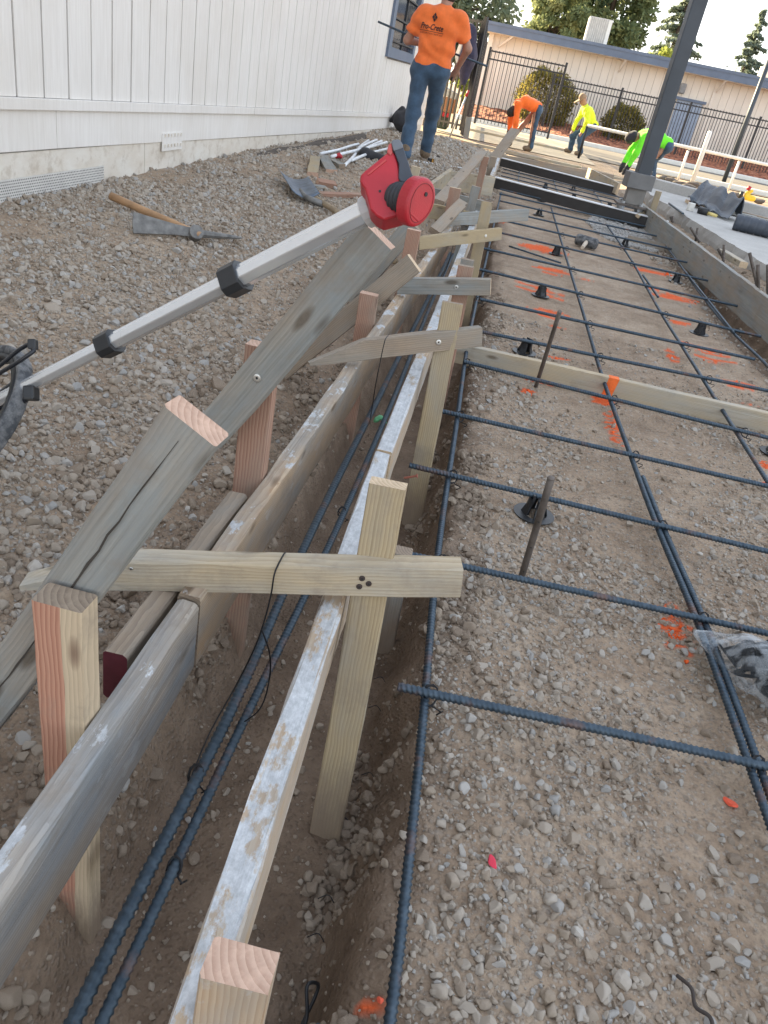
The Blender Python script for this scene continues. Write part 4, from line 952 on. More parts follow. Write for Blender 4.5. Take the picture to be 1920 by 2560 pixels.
# tie wires hanging from the spreader sticks
def wire(pts, label, r=.0014): 
    b = MB(); b.tube(spline(pts, 40), r, 6); return tag(b.build('hanging_wire', WIRE, None, True), label, 'wire')
wire([(-.20, 1.03, .34), (-.20, 1.026, .374), (-.20, .995, .381), (-.202, .974, .372), (-.203, .970, .33), (-.205, .968, .30), (-.212, .955, .24), (-.232, .93, .16), (-.255, .87, .09), (-.262, .80, .04)], 'black wire looped over the thick spreader stick and hanging to the trench bars')
wire([(-.209, .96, .26), (-.19, .955, .22), (-.183, .95, .16), (-.195, .945, .09), (-.215, .945, .06)], 'short curl of black wire below the thick spreader stick')
wire([(-.21, 2.17, .42), (-.212, 2.11, .42), (-.214, 2.108, .36), (-.215, 2.11, .30), (-.222, 2.2, .18), (-.235, 2.35, .06), (-.238, 2.4, .03)], 'black wire tied round the pointed spreader stick')
wire([(-.16, 4.40, .41), (-.162, 4.345, .40), (-.165, 4.34, .33), (-.17, 4.36, .22), (-.2, 4.45, .08)], 'black wire tied round the maroon tipped stick')
for k in range(6):
    y = .72 + .13 * k + random.uniform(-.03, .03); x = .02 + random.uniform(-.02, .02); z = float(gz(x, y)) + .01
    b = MB(); b.tube(spline([(x, y, z), (x - .012, y + .008, z + .006), (x - .03, y + .0, z + .001)], 8), .001, 5)
    tag(b.build('wire_scrap', WIRE, None, True), 'scrap of black wire poking out of the trench bank', 'wire', 'wire scraps in the trench bank')
b = MB(); b.tube(spline([(.0, .56, -.17), (.01, .60, -.13), (.0, .63, -.10), (.015, .645, -.12), (.005, .6, -.16), (-.01, .53, -.18), (-.005, .46, -.18)], 40), .003, 6)
tag(b.build('wire_loop', BLACKP, None, True), 'black plastic strap loop lying in the trench', 'strap')
b = MB(); b.tube(spline([(.53, .72, .012), (.545, .70, .02), (.55, .68, .012), (.565, .665, .02), (.57, .65, .012)], 20), [.003] * 20, 6)
tag(b.build('twig', simple('dark_twig', (.05, .04, .035), .9), None, True), 'small dark twig on the gravel', 'twig')
# ---------------------------------------------------------------- measuring wheel
mw = empty('measuring_wheel', tuple(atd(-60, 1034, 1.58))); tag(mw, 'measuring wheel with red handle, telescoping aluminium pole and rubber tyre', 'measuring wheel')
bpy.context.view_layer.update()
def kid(o, par):
    o.parent = par; o.matrix_parent_inverse = par.matrix_world.inverted(); return o
PT = atd(922, 528, 1.17); PB = atd(15, 992, 1.54)
def pole_t(s, z0=1.17, z1=1.54): return s * z0 / (z1 - s * (z1 - z0))
def polep(px): return PT + (PB - PT) * pole_t((922 - px) / (922 - 15.))
pd = unit(PB - PT)
def octo(a, b, r, name, mat=ALU):
    m = MB(); L = np.linalg.norm(b - a); ax = unit(b - a); up = unit(np.cross(ax, np.cross(CF, ax))); q = np.cross(ax, up)
    pr = []; n = 8
    for k in range(n):
        th = 2 * math.pi * (k + .5) / n; pr.append((r * math.cos(th) * 1.0, r * math.sin(th) * .9))
    V = [a + up * x + q * y for x, y in pr] + [b + up * x + q * y for x, y in pr]
    m.add(V, [tuple(range(n))[::-1], tuple(range(n, 2 * n))] + [(i, (i + 1) % n, (i + 1) % n + n, i + n) for i in range(n)])
    return kid(m.build(name, mat, bevel=.0012, seg=1), mw)
c1 = polep(588); c2 = polep(273)
octo(PT - pd * .02, c1, .0215, 'pole_section'); octo(c1, c2, .0182, 'pole_section'); octo(c2, PB + pd * .02, .0155, 'pole_section')
# square clips
upv = unit(np.cross(pd, np.cross(CF, pd))); qv = np.cross(pd, upv)
if upv @ CU < 0: upv = -upv
for c_, r in ((c1, .0248), (c2, .0214)):
    m = MB(); m.prism([(-r, -r * .6), (-r * .55, -r), (r * .55, -r), (r, -r * .6), (r, r * .6), (r * .55, r), (-r * .55, r), (-r, r * .6)], c_, upv, qv, pd, .036)
    m.box(c_ + upv * (r + .0025) - pd * .002, (.034, .010, .004), (pd, qv, upv)); m.box(c_ + upv * (r + .004) - pd * .014, (.008, .016, .004), (pd, qv, upv))
    kid(m.build('pole_clip', BLACKP, bevel=.0015), mw)
# head
HS = .3014 * 1.13 / FOC; HO = atd(640 + .3014 * 1100, 330 + .3014 * 500, 1.13)
ex, ey, ez = CR, -CU, -CF
def hp(pl): return [((x - 1100) * HS, (y - 500) * HS) for x, y in pl]
m = MB(); m.prism(hp([(868, 412), (905, 375), (1080, 235), (1118, 205), (1150, 235), (1178, 320), (1200, 470), (1260, 560), (1235, 730), (1060, 778), (1000, 745), (948, 690), (925, 590), (905, 525), (864, 468)]), HO, ex, ey, ez, .046)
body = kid(m.build('handle_body', REDP, bevel=.007, seg=3), mw)
m = MB(); m.prism(hp([(1085, 230), (1098, 168), (1128, 150), (1132, 240), (1112, 262)]), HO, ex, ey, ez, .050); kid(m.build('counter_rim', simple('pale_red_plastic', (.5, .09, .08), .5), bevel=.002), mw)
m = MB(); m.prism(hp([(1118, 158), (1135, 142), (1185, 138), (1205, 150), (1222, 205), (1312, 478), (1300, 500), (1190, 470), (1178, 440), (1182, 330), (1150, 245)]), HO, ex, ey, ez, .053)
kid(m.build('counter_housing', GREYP, bevel=.005, seg=3), mw)
m = MB(); m.prism(hp([(1118, 152), (1138, 136), (1188, 133), (1212, 170), (1216, 205), (1140, 232)]), HO, ex, ey, ez, .056); kid(m.build('counter_cap', simple('grey_cap', (.14, .155, .175), .5), bevel=.004), mw)
# raised panel lines and dimples on the red body
m = MB(); m.prism(hp([(925, 405), (1075, 285), (1085, 300), (935, 420)]), HO, ex, ey, ez, .0495); kid(m.build('body_panel', simple('red_panel', (.47, .05, .05), .45), bevel=.0015), mw)
m = MB(); q_ = HO + ex * (1028 - 1100) * HS + ey * (545 - 500) * HS + ez * .0225; m.tube([q_, q_ + ez * .0012], [.0022, .0018], 10); kid(m.build('body_dimple', BLACKST), mw)
# ribbed grip and end cap, pointing towards us
ga = unit(CR * .68 - CU * .40 - CF * .55); g0 = HO + ex * (1130 - 1100) * HS + ey * (560 - 500) * HS + ez * .012
n_ = 40; gl_ = .042; pts = [g0 + ga * gl_ * t_ for t_ in np.linspace(0, 1, n_)]
rad = [.0215 * (1 + .045 * math.sin(t_ * 6 * 2 * math.pi)) * (0.80 + .2 * min(1, t_ * 4)) for t_ in np.linspace(0, 1, n_)]
m = MB(); m.tube(pts, rad, 28); kid(m.build('rubber_grip', simple('dark_rubber', (.028, .03, .036), .65), None, True), mw)
ge = g0 + ga * (gl_ + .002); gu = unit(np.cross(ga, np.cross(CU + CR * .35, ga))); gq = np.cross(ga, gu)
oval = [(.035 * math.cos(a), .0285 * math.sin(a) * (1 + .10 * math.cos(a))) for a in np.linspace(0, 2 * math.pi, 40)[:-1]]
m = MB(); m.prism(oval, ge + ga * .002, gu, gq, ga, .024); cap = kid(m.build('end_cap', REDP, bevel=.007, seg=4), mw)
for sc_ in (.74, .70):
    pass
m = MB(); rim = [(x * .78, y * .78) for x, y in oval]; m.tube([ge + ga * .0142 + gu * x + gq * y for x, y in rim] + [ge + ga * .0142 + gu * rim[0][0] + gq * rim[0][1]], .0005, 5); bpy.context.view_layer.update()
o = m.build('cap_seam', simple('dark_red', (.16, .01, .015), .6)); kid(o, cap)
m = MB(); q_ = ge + ga * .014 + gu * .014; m.tube([q_, q_ + ga * .0012], .0031, 14); kid(m.build('cap_screw', BLACKST), cap)
m = MB(); q_ = ge + ga * .014 - gu * .021; m.box(q_, (.003, .024, .0016), (gu, gq, ga)); kid(m.build('cap_latch', REDP, bevel=.0006), cap)
m = MB(); m.tube([PT + pd * .006, PT - pd * .008], .024, 16); kid(m.build('pole_collar', simple('clear_grey_collar', (.45, .46, .47), .4)), mw)
# wheel
WC = atd(-60, 1034, 1.58); wa = unit(-CF * .76 - CR * .52 + CU * .39); wu = unit(np.cross(wa, (0, .2, 1))); wv_ = np.cross(wa, wu)
def ring(R, prof, n, name, mat, mod=None, par=mw):
    V = []; Fs = []; k = len(prof)
    for i in range(n):
        a = 2 * math.pi * i / n; e = wu * math.cos(a) + wv_ * math.sin(a)
        for j, (dr, dx) in enumerate(prof):
            f = mod(i, j) if mod else 0.0
            V.append(WC + e * (R + dr + f) + wa * dx)
    for i in range(n):
        for j in range(k): Fs.append((i * k + j, i * k + (j + 1) % k, ((i + 1) % n) * k + (j + 1) % k, ((i + 1) % n) * k + j))
    return kid(mobj(name, mesh(name, V, Fs, True), mat), par)
RW = .158
bpy.context.view_layer.update()
wheel = ring(RW - .022, [(-.008, -.014), (.004, -.014), (.004, .014), (-.008, .014)], 48, 'wheel', BLACKP); bpy.context.view_layer.update()
ring(RW, [(-.017, -.013), (-.010, -.0165), (-.003, -.0165), (0, -.012), (.0015, 0), (0, .012), (-.003, .0165), (-.010, .0165), (-.017, .013)], 144, 'tyre', RUBBER, lambda i, j: (-.0022 if (j in (3, 5, 2, 6) and i % 6 < 1) else 0.0), wheel)
m = MB()
for k in range(5):
    a = 2 * math.pi * k / 5 + .3; e = wu * math.cos(a) + wv_ * math.sin(a); m.tube([WC + e * .02, WC + e * (RW - .026)], [.010, .007], 8)
kid(m.build('spokes', BLACKP), wheel); m = MB(); m.tube([WC - wa * .03, WC + wa * .045], .02, 20); kid(m.build('hub', BLACKP), wheel)
def rod(pl, dep, r, name): 
    m = MB(); m.tube(spline([atd(.172 * x, 820 + .172 * y, d_) for (x, y), d_ in zip(pl, dep)], 40), r, 10); return kid(m.build(name, simple('gloss_black', (.015, .017, .022), .25), None, True), mw)
rod([(-300, 760), (0, 545), (330, 285), (440, 235), (505, 270), (490, 330), (400, 400), (0, 655), (-300, 850)], [1.55, 1.52, 1.5, 1.49, 1.485, 1.48, 1.48, 1.5, 1.53], .0042, 'kickstand')
m = MB(); cc_ = atd(.172 * 478, 820 + .172 * 240, 1.485); m.box(cc_, (.016, .020, .016), (CR, CU, CF)); kid(m.build('kickstand_foot', BLACKP, bevel=.003), mw)
rod([(-300, 1130), (0, 1005), (250, 905), (420, 835), (455, 850)], [1.6, 1.56, 1.53, 1.51, 1.51], .0055, 'fork_arm'); rod([(-300, 1280), (0, 1165), (250, 1110), (400, 1010), (440, 960), (470, 880), (440, 830)], [1.62, 1.57, 1.53, 1.5, 1.5, 1.5, 1.51], .0058, 'fork_arm')
rod([(-300, 1420), (0, 1290), (260, 1120), (430, 985)], [1.66, 1.61, 1.56, 1.53], .0045, 'fork_arm')
m = MB(); m.box(atd(.172 * 455, 820 + .172 * 950, 1.5), (.022, .028, .03), (CR, CU, CF)); kid(m.build('fork_bracket', BLACKP, bevel=.004), mw)
m = MB(); m.box(atd(.172 * -10, 820 + .172 * 1110, 1.565), (.02, .010, .004), (-pd, np.cross(pd, CF), -CF)); kid(m.build('red_tab', REDP), mw)

# ---------------------------------------------------------------- mattock, shovel, offcuts on the left ground
def gp(px, py, z0=.2, lift=0.0):
    p = atz(px, py, z0)
    for _ in range(4): p = atz(px, py, float(gz(p[0], p[1])) + lift)
    return p
_R1 = lambda x, y: (.5787 * x, .5787 * y)
mt = empty('mattock', tuple(gp(*_R1(845, 1010)))); tag(mt, 'mattock with a wide grey blade and tan wooden handle on the gravel', 'mattock'); bpy.context.view_layer.update()
eye = gp(*_R1(845, 1008), lift=.05); he = gp(*_R1(482, 848), lift=.05)
m = MB(); hd = he - eye; m.tube([eye - unit(hd) * .03, eye + hd * .3, eye + hd * .7, he], [.017, .02, .019, .021], 12); kid(m.build('handle', simple('tan_handle', (.42, .25, .13), .6, 0, .2, 12), None, True), mt)
bl = gp(*_R1(575, 962), lift=.05); pk = gp(*_R1(1045, 1028), lift=.03)
IRON = simple('worn_iron', (.19, .185, .175), .65, .35, .4, 25)
bd_ = unit(bl - eye); up_ = unit(np.cross(bd_, unit(CF) * -1)); up_ = unit(np.cross(np.cross(bd_, (0, -.5, 1.)), bd_) * 1.0)
sd_ = unit(np.cross(bd_, -CF)); 
m = MB(); L_ = np.linalg.norm(bl - eye); m.prism([(0.02, -.022), (.10, -.026), (L_, -.052), (L_ + .004, .0), (L_, .052), (.10, .028), (.02, .024)], eye, bd_, sd_, np.cross(bd_, sd_), .011); kid(m.build('blade', IRON, bevel=.003), mt)
m = MB(); pdv = unit(pk - eye); m.tube([eye + pdv * .02, eye + (pk - eye) * .4, eye + (pk - eye) * .8, pk], [.02, .016, .011, .004], 8); kid(m.build('pick', IRON), mt)
m = MB(); nn_ = np.cross(bd_, sd_); m.tube([eye - nn_ * .025, eye + nn_ * .025], .036, 20); kid(m.build('eye', IRON, bevel=.005), mt)
sh = empty('shovel', tuple(gp(795, 505, .2))); tag(sh, 'square shovel with dull blue steel blade and long wooden handle', 'shovel'); bpy.context.view_layer.update()
A_ = gp(697, 440, .25, .04); B_ = gp(770, 457, .25, .035); C2 = gp(797, 505, .25, .03); D_ = gp(727, 497, .25, .03)
V = []; nu, nv = 7, 7
for i in range(nu):
    for j in range(nv):
        u, v = i / (nu - 1), j / (nv - 1); p = (A_ * (1 - u) + B_ * u) * (1 - v) + (D_ * (1 - u) + C2 * u) * v; p = p.copy(); p[2] += .04 * (2 * u - 1) ** 2 + .015 * v; V.append(p)
Fs = [(i * nv + j, (i + 1) * nv + j, (i + 1) * nv + j + 1, i * nv + j + 1) for i in range(nu - 1) for j in range(nv - 1)]
o = mobj('blade', mesh('blade', V, Fs, True), simple('dull_blue_steel', (.12, .15, .19), .5, .5, .35, 18)); s_ = o.modifiers.new('thickness', 'SOLIDIFY'); s_.thickness = .004; kid(o, sh)
h0 = gp(790, 497, .25, .05); h1 = gp(960, 632, .1, .03); m = MB(); m.tube([h0, h0 * .7 + h1 * .3 + (0, 0, .02), h1, h1 + (h1 - h0) * .15], [.02, .021, .02, .02], 10); kid(m.build('handle', simple('weathered_handle', (.3, .23, .15), .75, 0, .25, 14), None, True), sh)
m = MB(); c_ = (C2 + D_) / 2; m.tube([c_ * .6 + (A_ + B_) / 2 * .4 + (0, 0, .012), c_ + (0, 0, .02), h0 + unit(h1 - h0) * .1], [.012, .02, .024], 10); kid(m.build('socket', IRON, None, True), sh)
_S = lambda x, y: (680 + .3375 * x, 320 + .3375 * y)
for (a, b_, wd, th, mats, lab) in (((320, 225), (300, 345), .09, .038, [W_YEL, E_FRESH, E_FRESH], 'yellowish timber offcut with a red end beside the white strips'), ((375, 210), (440, 320), .10, .03, [W_GREY, E_FRESH, E_FRESH], 'grey timber offcut tilted beside the yellowish offcut'),
                               ((335, 405), (470, 430), .07, .05, [W_RED, E_FRESH, E_FRESH], 'short reddish block in front of the shovel blade'), ((345, 490), (690, 500), .045, .03, [W_RED, E_PALE, E_PALE], 'orange brown lath lying behind the aluminium pole'),
                               ((450, 245), (520, 285), .06, .04, [W_GREY, E_DIRTY, E_DIRTY], 'small grey block under the white strips'), ((1235, 108), (1540, 125), .06, .04, [W_BROWN, E_PALE, E_PALE], 'brown lath on the ground behind the walking man'),
                               ((310, 440), (400, 450), .06, .03, [W_GREY, E_DIRTY, E_DIRTY], 'flat grey chip beside the shovel blade')):
    A2 = gp(*_S(*a), lift=.02); B2 = gp(*_S(*b_), lift=.02); board('timber_offcut', A2, B2, wd, th, (0, -.3, 1), mats, lab, 'offcut')
# bundle of white edged strips
WSTR = simple('white_vinyl', (.72, .74, .76), .35); DSTR = simple('dark_rubber_strip', (.045, .038, .034), .7)
strips = [([(360, 190), (480, 165), (600, 128), (640, 118)], .03), ([(530, 285), (600, 215), (650, 140), (715, 92)], .02), ([(440, 212), (560, 180), (700, 148), (850, 105)], .05), ([(590, 240), (700, 195), (860, 152)], .03), ([(640, 150), (720, 110), (775, 88)], .06), ([(660, 170), (760, 118), (812, 96)], .05)]
for k, (pl, lift) in enumerate(strips):
    pts = spline([gp(*_S(x, y), lift=lift + .01 * j) for j, (x, y) in enumerate(pl)], 14); root = empty('vinyl_strip', tuple(pts[0])); tag(root, 'white edged dark strip in the tangled bundle by the wall', 'strip', 'bundle of white edged strips'); bpy.context.view_layer.update()
    m = MB(); m.tube(pts, .015, 8); kid(m.build('white_edge', WSTR, None, True), root)
    V = []; 
    for p in pts: V += [p + (-.012, .05, -.008), p + (-.01, .16, -.012)]
    o = mobj('dark_web', mesh('dark_web', V, [(2 * i, 2 * i + 2, 2 * i + 3, 2 * i + 1) for i in range(len(pts) - 1)], True), DSTR); s_ = o.modifiers.new('thickness', 'SOLIDIFY'); s_.thickness = .006; kid(o, root)
p = gp(*_S(470, 213), lift=.04); m = MB(); m.tube([p, p + (.03, .02, .02), p + (.06, .02, 0)], [.02, .026, .015], 8); tag(m.build('red_clip', REDP, None, True), 'small red clip on the white strips', 'clip')
a = gp(*_S(690, 200), lift=.03); b_ = gp(*_S(840, 235), lift=.03); V, Q = snet(lambda P: sd_cap(P, a, b_, .07, .05) + .05 * (vnoise3(P[:, 0] * 9, P[:, 1] * 9, P[:, 2] * 9) - .5), np.minimum(a, b_) - .13, np.maximum(a, b_) + .13, .02)
tag(mobj('dark_cloth', mesh('dark_cloth', V, Q, True), C_DARK), 'dark rag lying on the soil behind the red handle', 'rag')
a = gp(1035, 402, .25, .02); b_ = gp(1155, 420, .25, .02); m = MB(); m.tube([a, b_], .009, 10); tag(m.build('white_conduit', WSTR, None, True), 'thin white conduit lying past the walking man\'s foot', 'conduit')
p = gp(1076, 401, .25, .02); m = MB(); m.box(p, (.07, .05, .05)); m.box(p + (.03, 0, 0), (.03, .054, .054), None, 1); o = m.build('tape_case', [BLACKP, simple('amber', (.6, .3, .05), .5)], bevel=.006); tag(o, 'black and amber tape case beside the white conduit', 'tape case')
a = gp(1068, 372, .25, .02); b_ = gp(1098, 392, .25, .02); m = MB(); m.tube([a, b_], .012, 8); tag(m.build('dark_offcut', RUSTY), 'dark steel offcut on the soil by the walking man', 'steel offcut')
# backpack at the wall foot
p = gp(1000, 335, .28); p = np.array([-1.72, 13.6, .28]); V, Q = snet(lambda P: np.minimum(sd_cap(P, p + (0, 0, .13), p + (.08, 0, .2), .17, .13), sd_cap(P, p + (-.2, 0, .1), p + (-.05, 0, .32), .035, .035)) + .03 * (vnoise3(P[:, 0] * 14, P[:, 1] * 14, P[:, 2] * 14) - .5), p - .4, p + .45, .025)
tag(mobj('backpack', mesh('backpack', V, Q, True), C_DARK), 'dark backpack slumped at the foot of the white wall', 'backpack')

# ---------------------------------------------------------------- plastic bag of bar chairs
bagc = np.array([.875, 1.385, .08])
t = NT('clear_plastic_film'); tr = t.n('ShaderNodeBsdfTransparent'); tr.inputs[0].default_value = (.93, .95, .97, 1); mxs = t.n('ShaderNodeMixShader'); t.col((.75, .8, .84)).set(Roughness=.22)
lw = t.n('ShaderNodeLayerWeight'); lw.inputs['Blend'].default_value = .42
t.l(t.math('ADD', t.math('MULTIPLY', lw.outputs['Facing'], .34), t.math('MULTIPLY', t.ramp(t.noise(t.map((1, 2.5, 1)), 18, 3, .5), [(.52, 0.), (.6, 1.)]), .2)), mxs.inputs[0]); t.l(tr.outputs[0], mxs.inputs[1]); t.l(t.b.outputs[0], mxs.inputs[2]); t.l(mxs.outputs[0], t.out.inputs['Surface'])
t.bump(t.noise(t.map((1, 1, 1)), 16, 3, .5), .5, .012)
bT = [np.array(v) for v in ((.692, 1.520, .088), (.80, 1.455, .088), (.93, 1.41, .085), (1.15, 1.36, .09), (1.0, 1.53, .08), (1.2, 1.55, .08))]
def bagf(P):
    d = smin(sd_cap(P, bT[0], bT[1], .014, .058), sd_cap(P, bT[1], bT[2], .058, .088), .03); d = smin(d, sd_cap(P, bT[2], bT[3], .088, .10), .04); d = smin(d, sd_cap(P, bT[4], bT[5], .035, .05), .03)
    rdg = np.abs(vnoise3(P[:, 0] * 12 + 3, P[:, 1] * 19, P[:, 2] * 12) - .5)
    return d + .022 * rdg
V, Q = snet(bagf, np.array((.62, 1.2, -.06)), np.array((1.34, 1.68, .24)), .0085)
bag = tag(mobj('plastic_bag', mesh('plastic_bag', V, Q, True), t.m), 'clear plastic bag full of black bar chairs on the gravel', 'plastic bag')
for k in range(10):
    f = -.08 + .075 * k; c_ = bT[1] * (1 - f) + bT[3] * f
    o = mobj('bar_chair', CHM, None, None, tuple(c_ + np.array((random.uniform(-.01, .01), (-1) ** k * .028, -.03 + .02 * (k % 3))))); o.rotation_euler = (random.uniform(-1.2, 1.2), random.uniform(-1.2, 1.2), random.uniform(0, 6)); o.scale = (.9, .9, .9)
    tag(o, 'black bar chair packed inside the clear plastic bag', 'bar chair', 'bar chairs in the plastic bag')
m = MB(); p = atz(935, 1055, -.12); m.tube(spline([p, p + (.02, .01, .02), p + (.05, -.005, .01)], 10), [.004, .009, .012, .01, .012, .01, .008, .01, .006, .003], 6)
tag(m.build('green_scrap', simple('green_plastic', (.16, .5, .25), .4), None, True), 'scrap of green plastic lying between the trench bars', 'scrap')
m = MB(); a = atz(1010, 1195, .2); m.tube([a, a + (.03, .004, .012)], [.003, .003], 8); m.tube([a + (.03, .004, .012), a + (.032, .004, .013)], .006, 8); tag(m.build('rusty_nail', simple('rust', (.25, .08, .05), .8)), 'rusty nail sticking out beside the treated stake', 'nail')
# ---------------------------------------------------------------- right side: ditch form, slab, column, channels
board('ditch_form_plank', (1.725, 10.35, .135), (1.955, 4.2, .135), .225, .042, (-1, 0, 0), [W_GREY, E_DIRTY, E_DIRTY], 'wide grey form plank along the ditch in front of the concrete slab', 'form board', rad=.004)
board('ditch_plank', (1.90, 8.35, -.02), (2.0, 7.2, -.06), .17, .03, (-1, 0, .1), [W_GREY, E_DIRTY], 'loose lower plank inside the ditch', 'plank')
board('ditch_cross_plank', (1.40, 8.42, .015), (1.83, 8.36, .02), .12, .03, (0, -1, .2), [W_BROWN, E_DIRTY], 'short cross plank propping the ditch form', 'plank')
board('ditch_stake', (2.0, 7.22, -.2), (2.0, 7.18, .1), .06, .03, (-1, 0, 0), [W_RED, E_DIRTY], 'red brown stake under the ditch form plank', 'stake')
board('ditch_stake', (1.86, 10.1, 0), (1.86, 10.1, .42), .07, .04, (0, -1, 0), [W_YEL, E_PALE], 'orange stake standing beside the column foot', 'stake')
board('triangle_brace', (1.62, 9.55, .16), (1.80, 9.95, .19), .05, .03, (0, -1, 1), [W_YEL, E_PALE], 'small diagonal lath between channel and ditch form', 'brace')
m = MB(); a = (2.12, 6.9, .12); board('slab_edge_block', (2.1, 7.55, .21), (2.16, 7.0, .21), .07, .05, (0, 0, 1), [W_PALE, E_PALE], 'pale block lying between the form and the slab edge', 'block')
SZ = .25
top = [(2.06, 11.7), (2.20, 13.25), (3.75, 11.95), (9.0, 7.6), (9.0, 0.5), (2.72, 0.5), (2.50, 4.2), (2.34, 6.97), (2.26, 8.3), (2.18, 9.89)]
def rough_poly(pl, step=.12, amp=.012):
    out = []
    for i in range(len(pl)):
        a = np.array(pl[i]); b = np.array(pl[(i + 1) % len(pl)]); n = max(1, int(np.linalg.norm(b - a) / step))
        for k in range(n): p_ = a + (b - a) * k / n; out.append(tuple(p_ + rng.normal(size=2) * (amp if i >= 5 else .002)))
    return out
rp = rough_poly(top[::-1])[::-1] if False else rough_poly(top)
n = len(rp); V = [(x, y, SZ) for x, y in rp] + [(x + rng.normal() * .01 - .01, y, SZ - .08) for x, y in rp] + [(x + .01, y, .0) for x, y in rp]
Fs = [tuple(range(n))[::-1]] + [(i, (i + 1) % n, (i + 1) % n + n, i + n) for i in range(n)] + [(i + n, (i + 1) % n + n, (i + 1) % n + 2 * n, i + 2 * n) for i in range(n)]
bm_ = mesh('concrete_slab', V, Fs); slab = mobj('concrete_slab', bm_, CONC); tag(slab, 'finished grey concrete slab beyond the ditch form plank', 'slab', kind='structure')
u_ = unit((1.55, -1.3, 0)); nrm_ = np.array([-u_[1], u_[0], 0])
m = MB(); c0 = np.array([2.22, 13.32, 0]); L_ = 9.0; m.box(c0 + u_ * L_ / 2 + (0, 0, .18), (L_, .22, .40), (u_, nrm_, (0, 0, 1)))
tag(m.build('concrete_kerb', CONC, bevel=.015), 'low grey concrete kerb along the far edge of the slab', 'kerb')
# steel column on its anchor bolts
cb = aty(1585, 500, 9.85); cx, cy = float(cb[0]), 9.85
cl = empty('steel_column', (cx, cy, 0)); tag(cl, 'dark grey square steel column standing on anchor bolts beside the ditch', 'column'); bpy.context.view_layer.update()
m = MB(); m.box((cx, cy, 2.95), (.155, .155, 4.9), (unit((1, .12, 0)), unit((-.12, 1, 0)), (0, 0, 1))); kid(m.build('shaft', COLUMN, bevel=.012), cl)
m = MB(); m.box((cx - .02, cy - .02, .50), (.30, .24, .16), (unit((1, .12, 0)), unit((-.12, 1, 0)), (0, 0, 1))); kid(m.build('base_sleeve', simple('grey_sleeve', (.16, .16, .16), .6, .3), bevel=.006), cl)
m = MB(); m.box((cx - .01, cy, .335), (.20, .2, .17)); kid(m.build('base_block', simple('wood_block_grey', (.2, .19, .175), .8)), cl)
m = MB(); m.box((cx - .03, cy, .235), (.34, .34, .025)); kid(m.build('base_plate', RUSTY, bevel=.004), cl)
for dx in (-.13, .08):
    for dy in (-.12, .12):
        m = MB(); m.tube([(cx + dx - .01, cy + dy, -.05), (cx + dx, cy + dy, .27)], .022, 8); m.tube([(cx + dx, cy + dy, .19), (cx + dx, cy + dy, .222)], .036, 6); kid(m.build('anchor_bolt', GALV), cl)
def channel(a, b_, label):
    a = np.array(a); b_ = np.array(b_); u = unit(b_ - a); nn = np.array([-u[1], u[0], 0]); L = np.linalg.norm(b_ - a); c_ = (a + b_) / 2
    root = empty('steel_channel', tuple(a)); tag(root, label, 'steel channel', 'channels'); bpy.context.view_layer.update()
    m = MB(); m.box(c_ + (0, 0, -.058), (L, .012, .115), (u, nn, (0, 0, 1))); m.box(c_ - (0, 0, .112) + nn * .04, (L, .07, .01), (u, nn, (0, 0, 1))); kid(m.build('web', simple('dark_grey_steel', (.045, .043, .042), .6, .2)), root)
    m = MB(); m.box(c_ + (0, 0, .006) + nn * .035, (L, .10, .012), (u, nn, (0, 0, 1))); kid(m.build('top_flange', BRIGHTTOP, bevel=.003), root)
    return root
zc = .17
a = atz(1232, 378 * 1.1573 + 6, zc); a = atz(1234, 444, zc); b_ = atz(1668, 556, zc); channel(a, b_, 'black steel channel with a bright top meeting the ditch form plank'); del a
a = atz(1253, 396, zc); b_ = atz(1545, 470, zc); channel(a, b_, 'farther black steel channel with a bright top in front of the bending workers')
board('far_form_plank', (-.09, 14.6, .1), (2.0, 15.6, .1), .14, .04, (0, -1, 0), [W_BROWN, E_PALE], 'dark form plank at the feet of the worker in orange', 'plank')
board('far_form_plank', atz(1545, 472, .17), atz(1470, 432, .17), .16, .04, (-1, 0, 0), [W_PALE, E_PALE], 'pale plank slanting between the far channel and the worker in green', 'plank')
# rubber mallet on the bed
p = atz(1464, 613, .03); ml = empty('rubber_mallet', tuple(p)); tag(ml, 'black rubber mallet with a wooden handle lying between the bars', 'mallet'); bpy.context.view_layer.update()
m = MB(); m.tube([p + (-.09, .05, .03), p + (-.08, .045, .03), p + (.08, -.03, .03), p + (.09, -.035, .03)], [.042, .05, .05, .042], 16); kid(m.build('mallet_head', RUBBER, None, True), ml)
m = MB(); m.tube([p + (0, 0, .03), p + (-.06, -.32, .02)], [.02, .016], 10); kid(m.build('handle', simple('pale_handle', (.5, .42, .33), .7)), ml)
# things lying on the slab
_E2 = lambda x, y: (1560 + .226 * x, 400 + .226 * y)
def sp_(x, y, z=SZ): return atz(*_E2(x, y), z)
a, b_ = sp_(815, 590), sp_(1020, 645); hm = empty('hand_hammer', tuple(a)); tag(hm, 'hammer with dark head and yellow handle on the slab', 'hammer'); bpy.context.view_layer.update()
m = MB(); m.tube([a + (0, 0, .04), a + (b_ - a) * .5 + (0, 0, .04)], [.045, .04], 12); kid(m.build('hammer_head', BLACKP, None, True), hm); m = MB(); m.tube([a + (b_ - a) * .5 + (0, 0, .03), b_ + (0, 0, .025)], [.022, .018], 10); kid(m.build('handle', simple('yellow_handle', (.75, .6, .22), .6), None, True), hm)
a, b_ = sp_(1190, 770), sp_(1650, 880); m = MB(); L_ = np.linalg.norm(b_ - a); n_ = 46
m.tube([a + (b_ - a) * 1.3 * t_ + (0, 0, .085) for t_ in np.linspace(0, 1, n_)], [.085 if (k % 6) else .078 for k in range(n_)], 18); tag(m.build('black_mat_roll', GREYP, None, True), 'long roll of black mat lying on the slab', 'roll')
